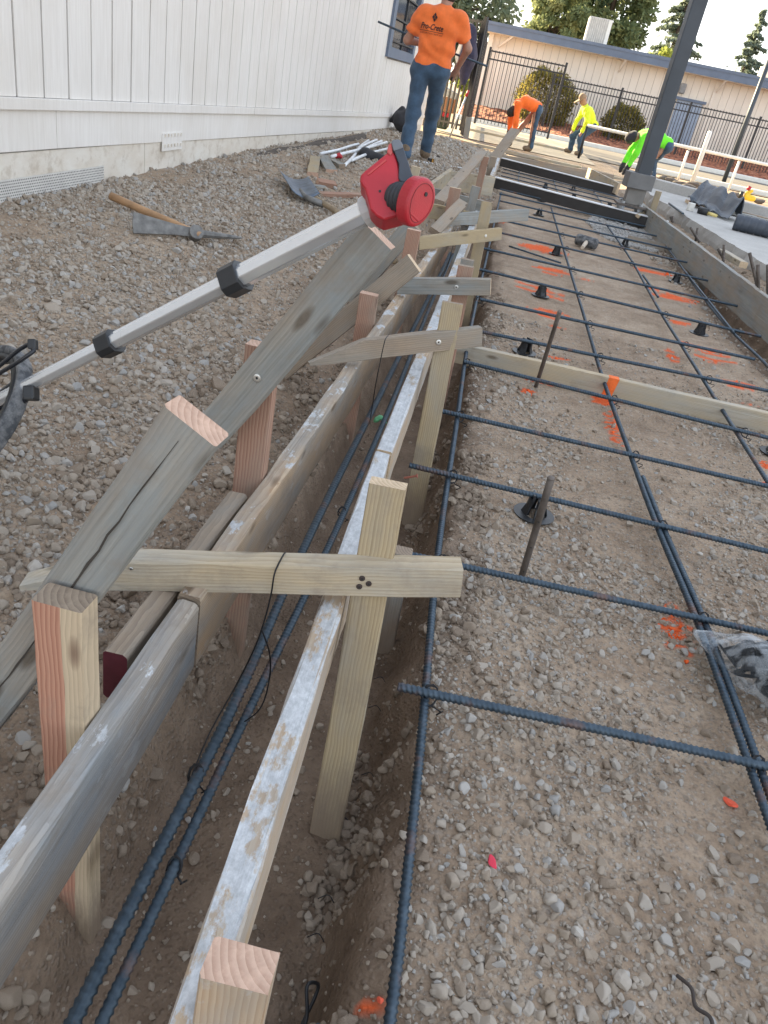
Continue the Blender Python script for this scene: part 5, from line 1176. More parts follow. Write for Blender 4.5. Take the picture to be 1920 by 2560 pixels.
a = sp_(725, 560); m = MB(); m.tube([a + (0, 0, .002), a + (0, 0, .09)], .045, 14); tag(m.build('white_cup', WHITEP, bevel=.004), 'small white cup standing on the slab edge', 'cup')
a, b_ = sp_(495, 490), sp_(650, 605); m = MB(); m.tube([a + (0, 0, .012), b_ + (0, 0, .012)], .012, 8); tag(m.build('offcut_bar', STEEL), 'short steel bar lying on the slab beside the white cup', 'steel offcut')
for k, (xa, ya, xb_, yb, wd) in enumerate(((690, 480, 1000, 545, .2), (870, 540, 1450, 665, .12), (930, 520, 1590, 690, .10), (1180, 610, 1600, 720, .13))):
    a, b_ = sp_(xa, ya), sp_(xb_, yb); board('slab_plank', a + (0, 0, .025 + .004 * k), b_ + (0, 0, .025 + .004 * k), wd, .038, (0, 0, 1), [(W_RED, W_GREY, W_BROWN, W_GREY)[k], E_PALE], ('reddish board with scraps on it on the slab', 'grey plank lying on the slab behind the hammer', 'brown plank lying along the slab kerb', 'wide grey plank behind the black mat roll')[k], 'plank')
for k in range(7):
    a = sp_(740 + 45 * k, 470 + 12 * k + 14 * (k % 2)); m = MB(); m.box(a + (0, 0, .075), (.09, .05, .04), (unit((1, .5 * k, 0)), unit((-.5 * k, 1, 0)), (0, 0, 1))); tag(m.build('wood_scrap', [W_PALE, W_GREY, W_RED][k % 3], bevel=.004), 'small wood scrap heaped on the reddish board', 'scrap', 'wood scraps on the slab')
a = sp_(850, 350, .42); b_ = sp_(1270, 520, .42)
nu, nv = 46, 22; V = []
for i in range(nu):
    for j in range(nv):
        u, v = i / (nu - 1), j / (nv - 1); p_ = a * (1 - u) + b_ * u + nrm_ * (v - .5) * .62 * (1 - .35 * u); hgt = (.15 * np.exp(-((v - .5) / .22) ** 2) * (1 - .6 * u) + .16 * abs(vnoise2(np.array([u * 4.]), np.array([v * 3. + u * 3]))[0] - .5) + .04 * vnoise2(np.array([u * 12.]), np.array([v * 9.]))[0])
        V.append((p_[0], p_[1], .27 + .12 * np.exp(-((v - .62) / .3) ** 2) + hgt))
o = mobj('tarpaulin', mesh('tarpaulin', V, [(i * nv + j, (i + 1) * nv + j, (i + 1) * nv + j + 1, i * nv + j + 1) for i in range(nu - 1) for j in range(nv - 1)]), simple('slate_tarp', (.06, .075, .095), .5, 0, .3, 6)); o.modifiers.new('thickness', 'SOLIDIFY').thickness = .012
tag(o, 'crumpled slate grey tarpaulin thrown over the kerb', 'tarpaulin')
a = sp_(1360, 450, .2); root = empty('yellow_power_tool', tuple(a)); tag(root, 'yellow and red power tool standing on the sunlit dirt', 'power tool'); bpy.context.view_layer.update()
kid(snet_obj('tool_body', lambda P: smin(sd_cap(P, a + (-.03, 0, .06), a + (.09, 0, .05), .055, .05), sd_cap(P, a + (-.06, 0, .12), a + (.02, 0, .17), .03, .03), .03), a - .2, a + .3, .02, simple('yellow_plastic', (.8, .55, .03), .5)), root)
m = MB(); m.tube([a + (-.06, 0, .17), a + (-.04, 0, .24)], [.03, .038], 10); m.tube([a + (-.14, .02, .02), a + (-.13, .02, .13)], .035, 10, 1); kid(m.build('tool_handle', [REDP, BLACKP], None, True), root)
for k, (x, y) in enumerate(((420, 230), (520, 255), (610, 290), (700, 330), (760, 300), (1240, 420), (1480, 480))):
    a = atz(*_E2(x, y), .1); m = MB(); V = rockverts(IV2, _rr, 5) * np.array([.16, .1, .06]) + a + (0, 0, .05); tag(mobj('debris_lump', mesh('debris_lump', V, IF2), simple('dark_debris%d' % k, (.12, .1, .085), .9)), 'dark lump of debris on the sunlit dirt beyond the kerb', 'debris', 'debris on the sunlit dirt')
# ---------------------------------------------------------------- sunlit yard beyond
def sheet(name, pl, z, mat): 
    o = mobj(name, mesh(name, [(x, y, z) for x, y in pl], [tuple(range(len(pl)))]), mat); tag(o, kind='structure'); return o
ASPH = NT('asphalt'); _f = ASPH.noise(ASPH.co(), 1.5, 6, .6); _g = ASPH.noise(ASPH.co(), 60, 4); ASPH.col(ASPH.mix(ASPH.ramp(_g, [(.35, 0.), (.8, .5)]), ASPH.ramp(_f, [(.3, (.10, .088, .075)), (.7, (.17, .148, .122))]), (.2, .18, .15))).set(Roughness=.9); ASPH = ASPH.m
SANDC = simple('worn_concrete', (.34, .29, .22), .9, 0, .2, 2, .2, 40)
sheet('asphalt_drive', [(2.0, 21.2), (40, 18.5), (40, 28.6), (2.0, 28.6)], .078, ASPH)
sheet('concrete_path', [(-1.7, 19.0), (2.0, 19.0), (2.0, 28.6), (-1.7, 28.6)], .074, SANDC)
m = MB(); m.box((19, 28.72, .12), (42, .2, .16)); tag(m.build('kerb', WHITEP, bevel=.02), 'pale kerb between the asphalt drive and the bark strip', 'kerb')
m = MB(); m.box((21, 20.85, .11), (36, .16, .13), (unit((1, -.04, 0)), unit((.04, 1, 0)), (0, 0, 1))); tag(m.build('kerb', WHITEP, bevel=.02), 'pale kerb along the near side of the asphalt drive under the white railing', 'kerb')
BARK = NT('red_bark_chips'); _v = BARK.n('ShaderNodeTexVoronoi'); _v.inputs['Scale'].default_value = 9; BARK.l(BARK.co(), _v.inputs['Vector']); BARK.col(BARK.ramp(_v.outputs['Color'], [(.1, (.09, .03, .018)), (.5, (.3, .095, .045)), (.9, (.48, .2, .1))])).set(Roughness=.95); BARK.bump(_v.outputs['Distance'], 1.0, .08); BARK = BARK.m
V = []; nx_ = 240; ny_ = 12
for i in range(nx_):
    for j in range(ny_): V.append((-2 + 34 * i / (nx_ - 1), 28.83 + 5 * j / (ny_ - 1), .13 + .34 * j / (ny_ - 1) + rng.uniform(0, .08)))
o = mobj('bark_bed', mesh('bark_bed', V, [(i * ny_ + j, (i + 1) * ny_ + j, (i + 1) * ny_ + j + 1, i * ny_ + j + 1) for i in range(nx_ - 1) for j in range(ny_ - 1)]), BARK); tag(o, kind='structure')
for k, (y, x0, x1, wd) in enumerate(((17.05, -.95, 1.5, .14), (16.1, 1.4, 3.2, .1), (22.6, -1.2, 1.5, .1))):
    board('yard_plank', (x0, y, .10), (x1, y - .3, .10), wd, .05, (0, 0, 1), [W_PALE, E_PALE], ('bright sunlit plank on the ground behind the worker in orange', 'sunlit plank near the worker in green', 'sunlit plank lying on the concrete path by the gate')[k], 'plank')
sheet('painted_line', [(7.6, 23.2), (9.2, 22.95), (9.2, 23.1), (7.6, 23.35)], .082, WHITEP)
# white pipe railing
_E8 = lambda x, y: (1560 + .217 * x, 330 + .217 * y)
rl = empty('white_railing', (4, 20.4, .1)); tag(rl, 'white pipe railing with short posts along the sunlit yard', 'railing'); bpy.context.view_layer.update()
A8 = aty(*_E8(-420, -75), 20.4); B8 = aty(*_E8(1720, 392), 20.4); B8 = B8 + (B8 - A8) * .6
m = MB(); m.tube([A8, B8], .036, 10); kid(m.build('top_rail', WHITEP, None, True), rl)
for (x0, y0, x1, y1) in ((605, 520, 740, 215), (1190, 655, 1330, 335), (-300, 420, -420, -75)):
    tp = aty(*_E8(x1, y1), 20.4); m = MB(); m.tube([(tp[0], 20.4, .05), tp], .03, 8); kid(m.build('rail_post', WHITEP if x0 > 0 else BLACKST, None, True), rl)
tp = aty(*_E8(990, 5), 19.4); m = MB(); m.tube([(tp[0], 19.4, .05), tp, tp + (0, 0, .03)], [.05, .05, .025], 12); tag(m.build('white_pipe_post', WHITEP, None, True), 'thick white pipe post taller than the railing', 'post')
tp = aty(1915, 200, 24); m = MB(); m.tube([(tp[0] - .1, 24, .07), (tp[0] - .1, 24, 3.2)], .06, 10); tag(m.build('light_pole', COLUMN, None, True), 'slim brown grey pole beside the iron fence at the yard', 'pole')
# iron fences
PKM = MB(); PKM.box((0, 0, .5), (.02, .02, 1.0)); PKM = mesh('picket', PKM.V, PKM.F); PKM.materials.append(FENCEM)
def fence(a, b_, z0, z1, label, step=.105, posts=2.4, sub=None, thick=1.0):
    a = np.array(a, float); b_ = np.array(b_, float); L = np.linalg.norm(b_ - a); u = np.append(unit(b_ - a), 0); nn = np.array([-u[1], u[0], 0])
    root = empty('iron_fence', (a[0], a[1], z0)); tag(root, label, 'fence'); bpy.context.view_layer.update()
    H = z1 - z0
    for zz in (.14, H - .24, H - .03):
        m = MB(); m.box(np.array([*((a + b_) / 2), z0 + zz]), (L, .035, .04), (u, nn, (0, 0, 1))); kid(m.build('rail', FENCEM), root)
    k = 0; s = step / 2
    while s < L:
        o = bpy.data.objects.new('picket', PKM); col.objects.link(o); o.parent = root; p = u[:2] * s; o.location = (p[0], p[1], .04); o.scale = (thick, thick, H - .03); o.rotation_euler = (0, 0, math.atan2(u[1], u[0])); s += step
    s = 0
    while s <= L + .01:
        m = MB(); p = a + u[:2] * s; m.box((p[0], p[1], z0 + H / 2 + .02), (.07, .07, H + .1), (u, nn, (0, 0, 1))); kid(m.build('post', FENCEM, bevel=.005), root); s += posts
    return root
fence((1.0, 31.0), (13.5, 31.0), .12, 1.90, 'long black iron fence in front of the beige building')
fence((-1.2, 27.2), (1.15, 27.2), .12, 2.13, 'black iron gate panel standing before the larger round bush', step=.115, posts=2.35)
fence((-1.9, 18.75), (-1.02, 18.35), .18, 2.25, 'black iron fence panel beside the end of the white building with a jacket on it', posts=.966, thick=1.7)
fence((-1.0, 18.4), (-1.32, 26.4), .16, 2.2, 'open iron gate leaf swung away beyond the fence panel', step=.2, posts=8.0, thick=3.2)
_E7 = lambda x, y: (1060 + .1447 * x, 80 + .1447 * y)
ja, jb = aty(*_E7(800, -20), 18.2), aty(*_E7(690, 860), 18.2)
tag(snet_obj('jacket', lambda P: smin(sd_cap(P, ja, (ja + jb) / 2 + (-.02, 0, 0), .13, .21), sd_cap(P, (ja + jb) / 2, jb, .21, .07), .08) + .05 * (vnoise3(P[:, 0] * 9, P[:, 1] * 9, P[:, 2] * 2.5) - .5), np.minimum(ja, jb) - .36, np.maximum(ja, jb) + .36, .03, C_NAVY), 'dark navy jacket hanging on the iron fence panel', 'jacket')
sa, sb = aty(*_E7(420, 1870), 17.6), aty(*_E7(770, 1010), 17.6); bc = empty('leaning_broom', tuple(sa)); tag(bc, 'broom with a dark head and red topped grey handle leaning on the fence', 'broom'); bpy.context.view_layer.update()
m = MB(); m.tube([sa, sa * .12 + sb * .88], .016, 8); m.tube([sa * .12 + sb * .88, sb], .024, 8, 1); kid(m.build('handle', [GALV, REDP], None, True), bc); m = MB(); m.box(sa + (-.04, 0, -.03), (.12, .3, .14)); kid(m.build('broom_head', BLACKP, bevel=.02), bc)
p0 = aty(*_E7(720, 1840), 16.8); p1 = aty(*_E7(780, 1470), 16.8); board('fence_stake', p0, p1, .11, .05, (0, -1, 0), [W_GREY, E_DIRTY], 'grey stake standing in front of the open gate leaf', 'stake')
cs = aty(*_E7(440, 1000), 19.6); bx_ = empty('tool_cart', (cs[0], 19.6, .1)); tag(bx_, 'loaded tool cart with a grey lid and brown crate behind the fence panel', 'tool cart'); bpy.context.view_layer.update()
m = MB(); m.box((cs[0], 19.6, .86), (.42, .3, .16), (unit((1, 0, -.3)), (0, 1, 0), unit((.3, 0, 1)))); kid(m.build('grey_lid', GALV, bevel=.02), bx_)
m = MB(); m.box((cs[0] + .02, 19.6, .62), (.36, .3, .3)); kid(m.build('crate', simple('brown_crate', (.3, .15, .08), .8), bevel=.02), bx_)
m = MB(); m.box((cs[0] - .04, 19.6, .3), (.3, .26, .36)); kid(m.build('cart_body', simple('dark_green_body', (.03, .045, .03), .7), bevel=.03), bx_); m = MB(); m.box((cs[0] - .02, 19.46, .42), (.28, .05, .08)); kid(m.build('red_band', REDP), bx_)
p = aty(*_E7(575, 1905), 16.2); m = MB(); m.tube([p + (-.12, 0, 0), p + (.07, 0, 0)], .035, 12); m.tube([p + (.07, 0, 0), p + (.12, 0, 0)], .03, 12, 1); tag(m.build('spray_can', [GALV, C_ORANGE], None, True), 'silver spray can with an orange cap lying on the ground', 'spray can')
# ---------------------------------------------------------------- beige building behind the fence
bY = 34.0; fb = empty('beige_building', (5, bY, .1)); tag(fb, 'low beige building with vertical siding and slate blue fascia behind the fence', 'building'); bpy.context.view_layer.update()
X0, X1 = -1.5, 19.0
m = MB(); m.box(((X0 + X1) / 2, bY + 3, 1.5), (X1 - X0, 5.9, 2.9)); kid(m.build('wall', simple('beige_groove', (.46, .40, .36), .8)), fb)
SBM = MB(); SBM.box((0, 0, 1.47), (.272, .02, 2.86)); SBM = mesh('siding_board', SBM.V, SBM.F); SBM.materials.append(PINKWALL)
x = X0 + .14
while x < X1:
    o = bpy.data.objects.new('siding_board', SBM); col.objects.link(o); o.parent = fb; o.location = (x - 5, .04 + .003 * random.random(), -.05); x += .285
def fpart(name, c_, d_, mat, bev=0.0): m = MB(); m.box(c_, d_); return kid(m.build(name, mat, bevel=bev), fb)
fpart('fascia', ((X0 + X1) / 2, bY - .55, 3.08), (X1 - X0 + .8, .06, .31), BLUETRIM); fpart('roof', ((X0 + X1) / 2, bY + 2.5, 3.2), (X1 - X0 + .9, 6.2, .10), BLUETRIM); fpart('soffit', ((X0 + X1) / 2, bY - .25, 2.93), (X1 - X0 + .6, .56, .04), PINKWALL)
fpart('corner_post', (X0 - .06, bY - .03, 1.5), (.18, .16, 2.86), PINKWALL)
for xx in (X0 + .3, 3.4, 7.1, 10.8): 
    m = MB(); m.tube([(xx, bY - .02, 2.55), (xx + (.45 if xx < 0 else .1), bY - .5, 2.93)], .05, 6); kid(m.build('eave_strut', PINKWALL), fb)
fpart('batten', (3.3, bY - .005, 1.5), (.12, .03, 2.8), PINKWALL); fpart('batten', (7.05, bY - .005, 1.5), (.12, .03, 2.8), PINKWALL)
dr = aty(*(1200 + .434 * 1150, .434 * 740), bY); fpart('door', (dr[0] + .05, bY - .02, 1.05), (.95, .06, 2.0), simple('blue_grey_door', (.30, .36, .45), .6)); fpart('door_canopy', (dr[0] + .05, bY - .06, 2.1), (1.15, .12, .09), BLUETRIM)
lp = aty(*(1200 + .434 * 1165, .434 * 510), bY); fpart('wall_lamp', (lp[0], bY - .09, lp[2]), (.22, .16, .34), simple('grey_lamp_housing', (.25, .25, .25), .5), .05)
hv = aty(*(1200 + .434 * 683, .434 * 160), bY + 1); hvac = empty('rooftop_unit', (hv[0], bY + 1, 3.25)); tag(hvac, 'beige ribbed air conditioning unit on the beige building roof', 'air conditioner'); bpy.context.view_layer.update()
m = MB(); m.box((hv[0], bY + 1, 3.68), (.86, .8, .86)); kid(m.build('cabinet', simple('pale_cabinet', (.5, .48, .44), .5), bevel=.02), hvac)
for k in range(9): m = MB(); m.box((hv[0] - .38 + .075 * k, bY + .585, 3.68), (.035, .03, .8)); kid(m.build('rib', simple('pale_rib', (.6, .575, .53), .5) if k == 0 else bpy.data.materials['pale_rib']), hvac)
m = MB(); m.box((hv[0] + .36, bY + .585, 3.7), (.13, .03, .78)); kid(m.build('end_panel', WHITEP), hvac)
uh = aty(1912, 185, 46); m = MB(); m.box((uh[0] + .5, 46, uh[2] - 1.5), (1.4, 1, 3.6)); tag(m.build('distant_chimney', PINKWALL), 'pale block standing beyond the right hand conifer', 'building')
# ---------------------------------------------------------------- trees and bushes
def leafmat(name, c1, c2, c3, tr=.35):
    t = NT(name); a = t.attr('tint').outputs['Fac']
    t.col(t.ramp(a, [(0., c1), (.5, c2), (1., c3)])).set(Roughness=.65); t.b.inputs['Specular IOR Level'].default_value = .25
    tl = t.n('ShaderNodeBsdfTranslucent'); t.l(t.ramp(a, [(0., tuple(x * 1.2 for x in c1)), (1., tuple(min(1, x * 1.5) for x in c3))]), tl.inputs[0])
    mx = t.n('ShaderNodeMixShader'); mx.inputs[0].default_value = tr; t.l(t.b.outputs[0], mx.inputs[1]); t.l(tl.outputs[0], mx.inputs[2]); t.l(mx.outputs[0], t.out.inputs['Surface']); return t.m
LEAF_D = leafmat('leaves_dark', (.07, .095, .07), (.13, .175, .115), (.22, .26, .16)); LEAF_C = leafmat('leaves_cedar', (.06, .095, .05), (.15, .195, .09), (.30, .32, .15))
LEAF_F = leafmat('leaves_fir', (.09, .13, .11), (.16, .21, .165), (.26, .3, .22)); LEAF_Y = leafmat('leaves_golden', (.07, .075, .018), (.19, .17, .04), (.38, .30, .08)); LEAF_L = leafmat('leaves_lime', (.12, .16, .04), (.22, .27, .06), (.36, .38, .1))
TRUNK = simple('bark', (.09, .065, .05), .9, 0, .3, 12, .4)
def leaves(P, D, size, asp, tint, r):
    """one leaf-shaped quad per point; D = preferred long axis"""
    n = len(P); D = D + r.normal(size=(n, 3)) * .6; D /= np.linalg.norm(D, axis=1)[:, None]
    S = np.cross(D, r.normal(size=(n, 3))); S /= np.linalg.norm(S, axis=1)[:, None]
    L = (size * r.uniform(.6, 1.4, n))[:, None]; Wd = L * asp
    V = np.stack([P - D * L * .5, P + S * Wd * .5, P + D * L * .5, P - S * Wd * .5], 1).reshape(-1, 3)
    me = bpy.data.meshes.new('crown'); n4 = n * 4
    me.vertices.add(n4); me.vertices.foreach_set('co', V.astype(np.float32).ravel()); me.loops.add(n4); me.loops.foreach_set('vertex_index', np.arange(n4, dtype=np.int32)); me.polygons.add(n); me.polygons.foreach_set('loop_start', (np.arange(n) * 4).astype(np.int32)); me.update(calc_edges=True)
    a = me.attributes.new('tint', 'FLOAT', 'POINT'); a.data.foreach_set('value', np.repeat(np.clip(tint, 0, 1), 4).astype(np.float32)); return me
def tree_root(name, label, cat, x, y, z, group=None): t_ = empty(name, (x, y, z)); tag(t_, label, cat, group); bpy.context.view_layer.update(); return t_
def broad(name, label, x, y, z0, cz, rx, rz, n, size, mat, nb, seed, low=.15, asp=.55, cat='tree'):
    r = np.random.default_rng(seed); root = tree_root(name, label, cat, x, y, z0); c = np.array([x, y, cz])
    ce = r.normal(size=(nb, 3)); ce /= np.linalg.norm(ce, axis=1)[:, None]; ce *= (r.uniform(.35, .95, nb) ** .6)[:, None] * np.array([rx, rx, rz]); cr = r.uniform(.2, .42, nb) * min(rx, rz)
    k = r.integers(0, nb, n); d = r.normal(size=(n, 3)); d /= np.linalg.norm(d, axis=1)[:, None]; rad = r.uniform(0, 1, n) ** .45
    P = c + ce[k] + d * (cr[k] * rad)[:, None] * np.array([1, 1, .8]); tint = .5 + .18 * r.normal(size=nb)[k] + .12 * r.normal(size=n)
    kid(mobj('crown', leaves(P, d + np.array([0, 0, -.3]), size, asp, tint, r), mat), root)
    m = MB(); m.tube([(x, y, z0 - .2), (x + .05, y, z0 + (cz - z0) * .5), (x, y, cz)], [.09 * rx, .07 * rx, .04 * rx], 9)
    for q in range(min(nb, 10)): m.tube([(x, y, z0 + (cz - z0) * r.uniform(.45, .9)), tuple(c + ce[q] * .5), tuple(c + ce[q])], [.04 * rx, .025 * rx, .01 * rx], 6)
    kid(m.build('trunk', TRUNK, None, True), root); return root
def conifer(label, x, y, z0, h, rb, n, mat, seed, size=.34, gaps=.3):
    r = np.random.default_rng(seed); root = tree_root('conifer_tree', label, 'tree', x, y, z0)
    nb = int(h * 9); PP = []; DD = []; TT = []; m = MB(); m.tube([(x, y, z0 - .2), (x, y, z0 + h * .5), (x + .05, y, z0 + h)], [h * .022, h * .014, .01], 8)
    per = max(8, n // nb)
    for i in range(nb):
        f = (i + r.uniform(0, 1)) / nb; zz = z0 + h * (.12 + .87 * f); L = rb * (1 - f) ** .85 * r.uniform(.6, 1.2) + .08; a = r.uniform(0, 6.283); e = np.array([math.cos(a), math.sin(a), 0])
        if r.uniform() < gaps * .5: L *= .45
        s = r.uniform(.05, 1, per) ** .8; droop = -.22 * L * s ** 1.5 + .12 * L * (s > .8) * (s - .8)
        Pb = np.array([x, y, zz]) + e * (L * s)[:, None]; Pb[:, 2] += droop; wv2 = (1.05 - s) * L * .32; Pb += np.stack([-e[1] * wv2 * r.normal(size=per), e[0] * wv2 * r.normal(size=per), -np.abs(r.normal(size=per)) * .12 * L * .5], 1)
        PP.append(Pb); DD.append(np.tile(e + np.array([0, 0, -.35]), (per, 1))); TT.append(.45 + .15 * r.normal() + .15 * r.normal(size=per) + .15 * s)
        m.tube([(x, y, zz), tuple(np.array([x, y, zz - .1 * L]) + e * L * .8)], [.03, .008], 5)
    kid(mobj('crown', leaves(np.concatenate(PP), np.concatenate(DD), size, .38, np.concatenate(TT), r), mat), root); kid(m.build('trunk', TRUNK), root)
q = aty(1165, -30, 44); broad('broadleaf_tree', 'dark rounded tree above the iron fence beside the white building', q[0] - .3, 44, 0, q[2] - .1, 2.6, 2.9, 9000, .30, LEAF_D, 34, 1)
q = aty(1190, 150, 40); broad('yellow_shrub', 'yellow green shrub glimpsed through the open gate leaf', q[0] - .2, 41, 0, 1.6, .8, 1.4, 1500, .2, LEAF_L, 14, 31, cat='shrub')
q = aty(1530, 30, 58); broad('cedar_tree', 'massive dark green cedar behind the air conditioning unit', q[0] - .1, 59, 0, 7.6, 3.1, 5.4, 24000, .34, LEAF_C, 70, 2)
q = aty(1405, 55, 55); broad('cedar_tree', 'lighter feathery tree at the left shoulder of the massive cedar', q[0] - .2, 55, 0, 5.4, 1.9, 2.7, 9000, .28, LEAF_C, 40, 3)
q = aty(1710, 40, 62); conifer('open branched fir between the massive cedar and the steel column', q[0] - .1, 62, 0, 10.2, 3.3, 12000, LEAF_F, 4)
q = aty(1905, 60, 60); conifer('slender spire shaped fir right of the steel column', q[0] - .1, 60, 0, 8.5, 2.5, 9000, LEAF_F, 5)
q = aty(1668, 135, 48); broad('lime_shrub', 'lime green treetop peeping over the roof left of the column', q[0], 48, 0, q[2] - .6, 1.0, .95, 1800, .2, LEAF_L, 14, 6, cat='tree')
q = aty(1748, 158, 48); broad('lime_shrub', 'low lime treetop peeping over the roof right of the column', q[0], 48, 0, q[2] - .45, 1.0, .6, 1500, .2, LEAF_L, 14, 7, cat='tree')
def bush(label, px, py, y, rx, rz, n, seed):
    q = aty(px, py, y); r = np.random.default_rng(seed); root = tree_root('round_bush', label, 'bush', q[0], y, .1)
    d = r.normal(size=(n, 3)); d /= np.linalg.norm(d, axis=1)[:, None]; d[:, 2] = np.where(d[:, 2] < -.75, -d[:, 2], d[:, 2]); rad = r.uniform(.55, 1, n) ** .4 * (1 + .34 * (vnoise3(d[:, 0] * 3 + 9, d[:, 1] * 3, d[:, 2] * 3) - .5) + .14 * (vnoise3(d[:, 0] * 9, d[:, 1] * 9, d[:, 2] * 9) - .5) + .07 * r.normal(size=n))
    P = np.array([q[0], y, .15 + rz]) + d * rad[:, None] * np.array([rx, rx, rz]); kid(mobj('foliage', leaves(P, d, .085, .6, .5 + .25 * r.normal(size=n), r), LEAF_Y), root)
    m = MB(); 
    for k in range(6): a = k * 1.05; m.tube([(q[0], y, .05), (q[0] + .5 * rx * math.cos(a), y + .5 * rx * math.sin(a), rz)], [.04, .015], 6)
    kid(m.build('stem', TRUNK), root)
bush('larger golden green round bush behind the gate panel', 1354, 285, 32.4, 1.08, .95, 9000, 8)
bush('smaller golden round bush behind the iron fence near the worker in green', 1555, 320, 32.3, .74, .66, 6000, 9)

# ---------------------------------------------------------------- people
def nz3(P, s, a): return a * (vnoise3(P[:, 0] * s, P[:, 1] * s, P[:, 2] * s) - .5) * 2
def person(label, root, J, shirt, pants, shoe, h, sleeve='short', hat=None, hatmat=None, hair=True, sleeve_len=.75, glove=None, seedo=0.0):
    hemd = J.pop('_hem', (.06,))[0]; root = np.array(root, float); J = {k: root + np.array(v, float) for k, v in J.items()}
    pr = empty('person', tuple(root)); tag(pr, label, 'person'); bpy.context.view_layer.update()
    allp = np.array(list(J.values())); lo = allp.min(0) - .26; hi = allp.max(0) + .26
    def lr(a, b, t_): return J[a] * (1 - t_) + J[b] * t_
    sp = J['neck'] - J['pelvis']; sp_u = unit(sp); lat = unit(J['shR'] - J['shL']); frw = np.cross(lat, sp_u) * -1
    # skin: one continuous body
    B_ = [(J['pelvis'], J['chest'], .07, .07), (J['shL'], J['shR'], .045, .045), (J['chest'], J['neck'], .06, .05), (J['neck'], J['head'], .055, .06)]
    face = J.get('face', unit(np.cross(sp_u, lat))); hu = unit(J['head'] - J['neck'])
    B_ += [(J['head'] - hu * .035 + face * .015, J['head'] + hu * .04, .073, .086), (J['head'] - hu * .075 + face * .045, J['head'] - hu * .05 + face * .06, .042, .045)]
    for s in 'LR':
        B_ += [(J['hip' + s], J['kn' + s], .075, .055), (J['kn' + s], J['an' + s], .055, .036), (J['sh' + s], J['el' + s], .05, .043), (J['el' + s], J['wr' + s], .043, .029)]
    def bodyf(P):
        d = sd_union(P, B_, .03)
        nose = J['head'] + face * .098 - hu * .015; d = smin(d, sd_cap(P, nose + hu * .03 - face * .02, nose - hu * .008, .010, .016), .012)
        for sgn in (-1, 1): e = J['head'] + lat * sgn * .082 - hu * .01; d = smin(d, sd_cap(P, e + hu * .025, e - hu * .02, .014, .01), .01)
        for sgn in (-1, 1): e = J['head'] + lat * sgn * .032 + face * .095 + hu * .005; d = np.maximum(d, -(sd_cap(P, e, e + lat * .002, .012, .012)))
        for s in 'LR':
            w_ = J['wr' + s]; hd = unit(J.get('ha' + s, w_ + (w_ - J['el' + s])) - w_); pl = unit(np.cross(hd, lat + .3 * sp_u)); sd = np.cross(hd, pl)
            dd = sd_cap(P, w_, w_ + hd * .085, .03, .036)
            for f_, (o_, ln) in enumerate(((-.030, .062), (-.010, .075), (.011, .07), (.030, .055))):
                b0 = w_ + hd * .085 + sd * o_; b1 = b0 + hd * ln * .55 + pl * .012; dd = smin(dd, sd_cap(P, b0, b1, .0115, .0105), .008); dd = smin(dd, sd_cap(P, b1, b1 + hd * ln * .3 + pl * ln * .45, .0105, .009), .006)
            tb_ = w_ + hd * .03 - sd * .03; dd = smin(dd, sd_cap(P, tb_, tb_ + hd * .05 - sd * .03 + pl * .02, .014, .011), .01)
            d = smin(d, dd, .015)
        return d
    kid(snet_obj('body', bodyf, lo, hi, h, SKIN), pr)
    # shirt
    wdt = J.get('_w', np.zeros(3))
    S_ = [(J['pelvis'] - lat * .085, J['pelvis'] + lat * .085, .118, .118), (lr('pelvis', 'chest', .5) - lat * .085, lr('pelvis', 'chest', .5) + lat * .085, .116, .116), (J['chest'] - lat * .10, J['chest'] + lat * .10, .118, .118), (lr('shL', 'shR', .12), lr('shL', 'shR', .88), .078, .078), (lr('shL', 'shR', .5), J['neck'] - sp_u * .02, .09, .068)]
    hem = J['pelvis'] - sp_u * hemd
    A_ = []
    for s in 'LR':
        if sleeve == 'short': A_ += [(J['sh' + s], lr('sh' + s, 'el' + s, sleeve_len), .082, .072)]
        else: A_ += [(J['sh' + s], J['el' + s], .078, .062), (J['el' + s], lr('el' + s, 'wr' + s, .92), .062, .048)]
    def shirtf(P):
        d = sd_union(P, S_, .07); d = np.maximum(d, -((P - hem) @ sp_u) + nz3(P, 9, .01))
        e = sd_union(P, A_, .03)
        if sleeve == 'short':
            for s in 'LR':
                u = unit(J['el' + s] - J['sh' + s]); e0 = lr('sh' + s, 'el' + s, sleeve_len + .03)
                near = np.linalg.norm(P - e0, axis=1) < .14
                e = np.where(near, np.maximum(e, (P - e0) @ u), e)
        d = smin(d, e, .05); f = P @ sp_u; g_ = P @ lat
        return d + nz3(P + seedo, 7, .013) + .012 * np.sin(f * 34 + 5 * vnoise3(P[:, 0] * 5, P[:, 1] * 5, P[:, 2] * 5) + g_ * 20) * (vnoise3(P[:, 0] * 4, P[:, 1] * 4, P[:, 2] * 4 + 7) )
    so_ = kid(snet_obj('shirt', shirtf, lo, hi, h, shirt), pr)
    # trousers
    T_ = [(J['hipL'], J['hipR'], .122, .122)]
    for s in 'LR': T_ += [(J['hip' + s], J['kn' + s], .108, .080), (J['kn' + s], J['an' + s], .082, .066)]
    top_ = J['pelvis'] + sp_u * .06
    def pantf(P):
        d = sd_union(P, T_, .04); d = np.maximum(d, (P - top_) @ sp_u)
        return d + nz3(P + seedo, 10, .010) + .008 * np.sin(P[:, 2] * 46 + 6 * vnoise3(P[:, 0] * 6, P[:, 1] * 6, P[:, 2] * 3)) * vnoise3(P[:, 0] * 5, P[:, 1] * 5, P[:, 2] * 5)
    kid(snet_obj('trousers', pantf, lo, hi, h, pants), pr)
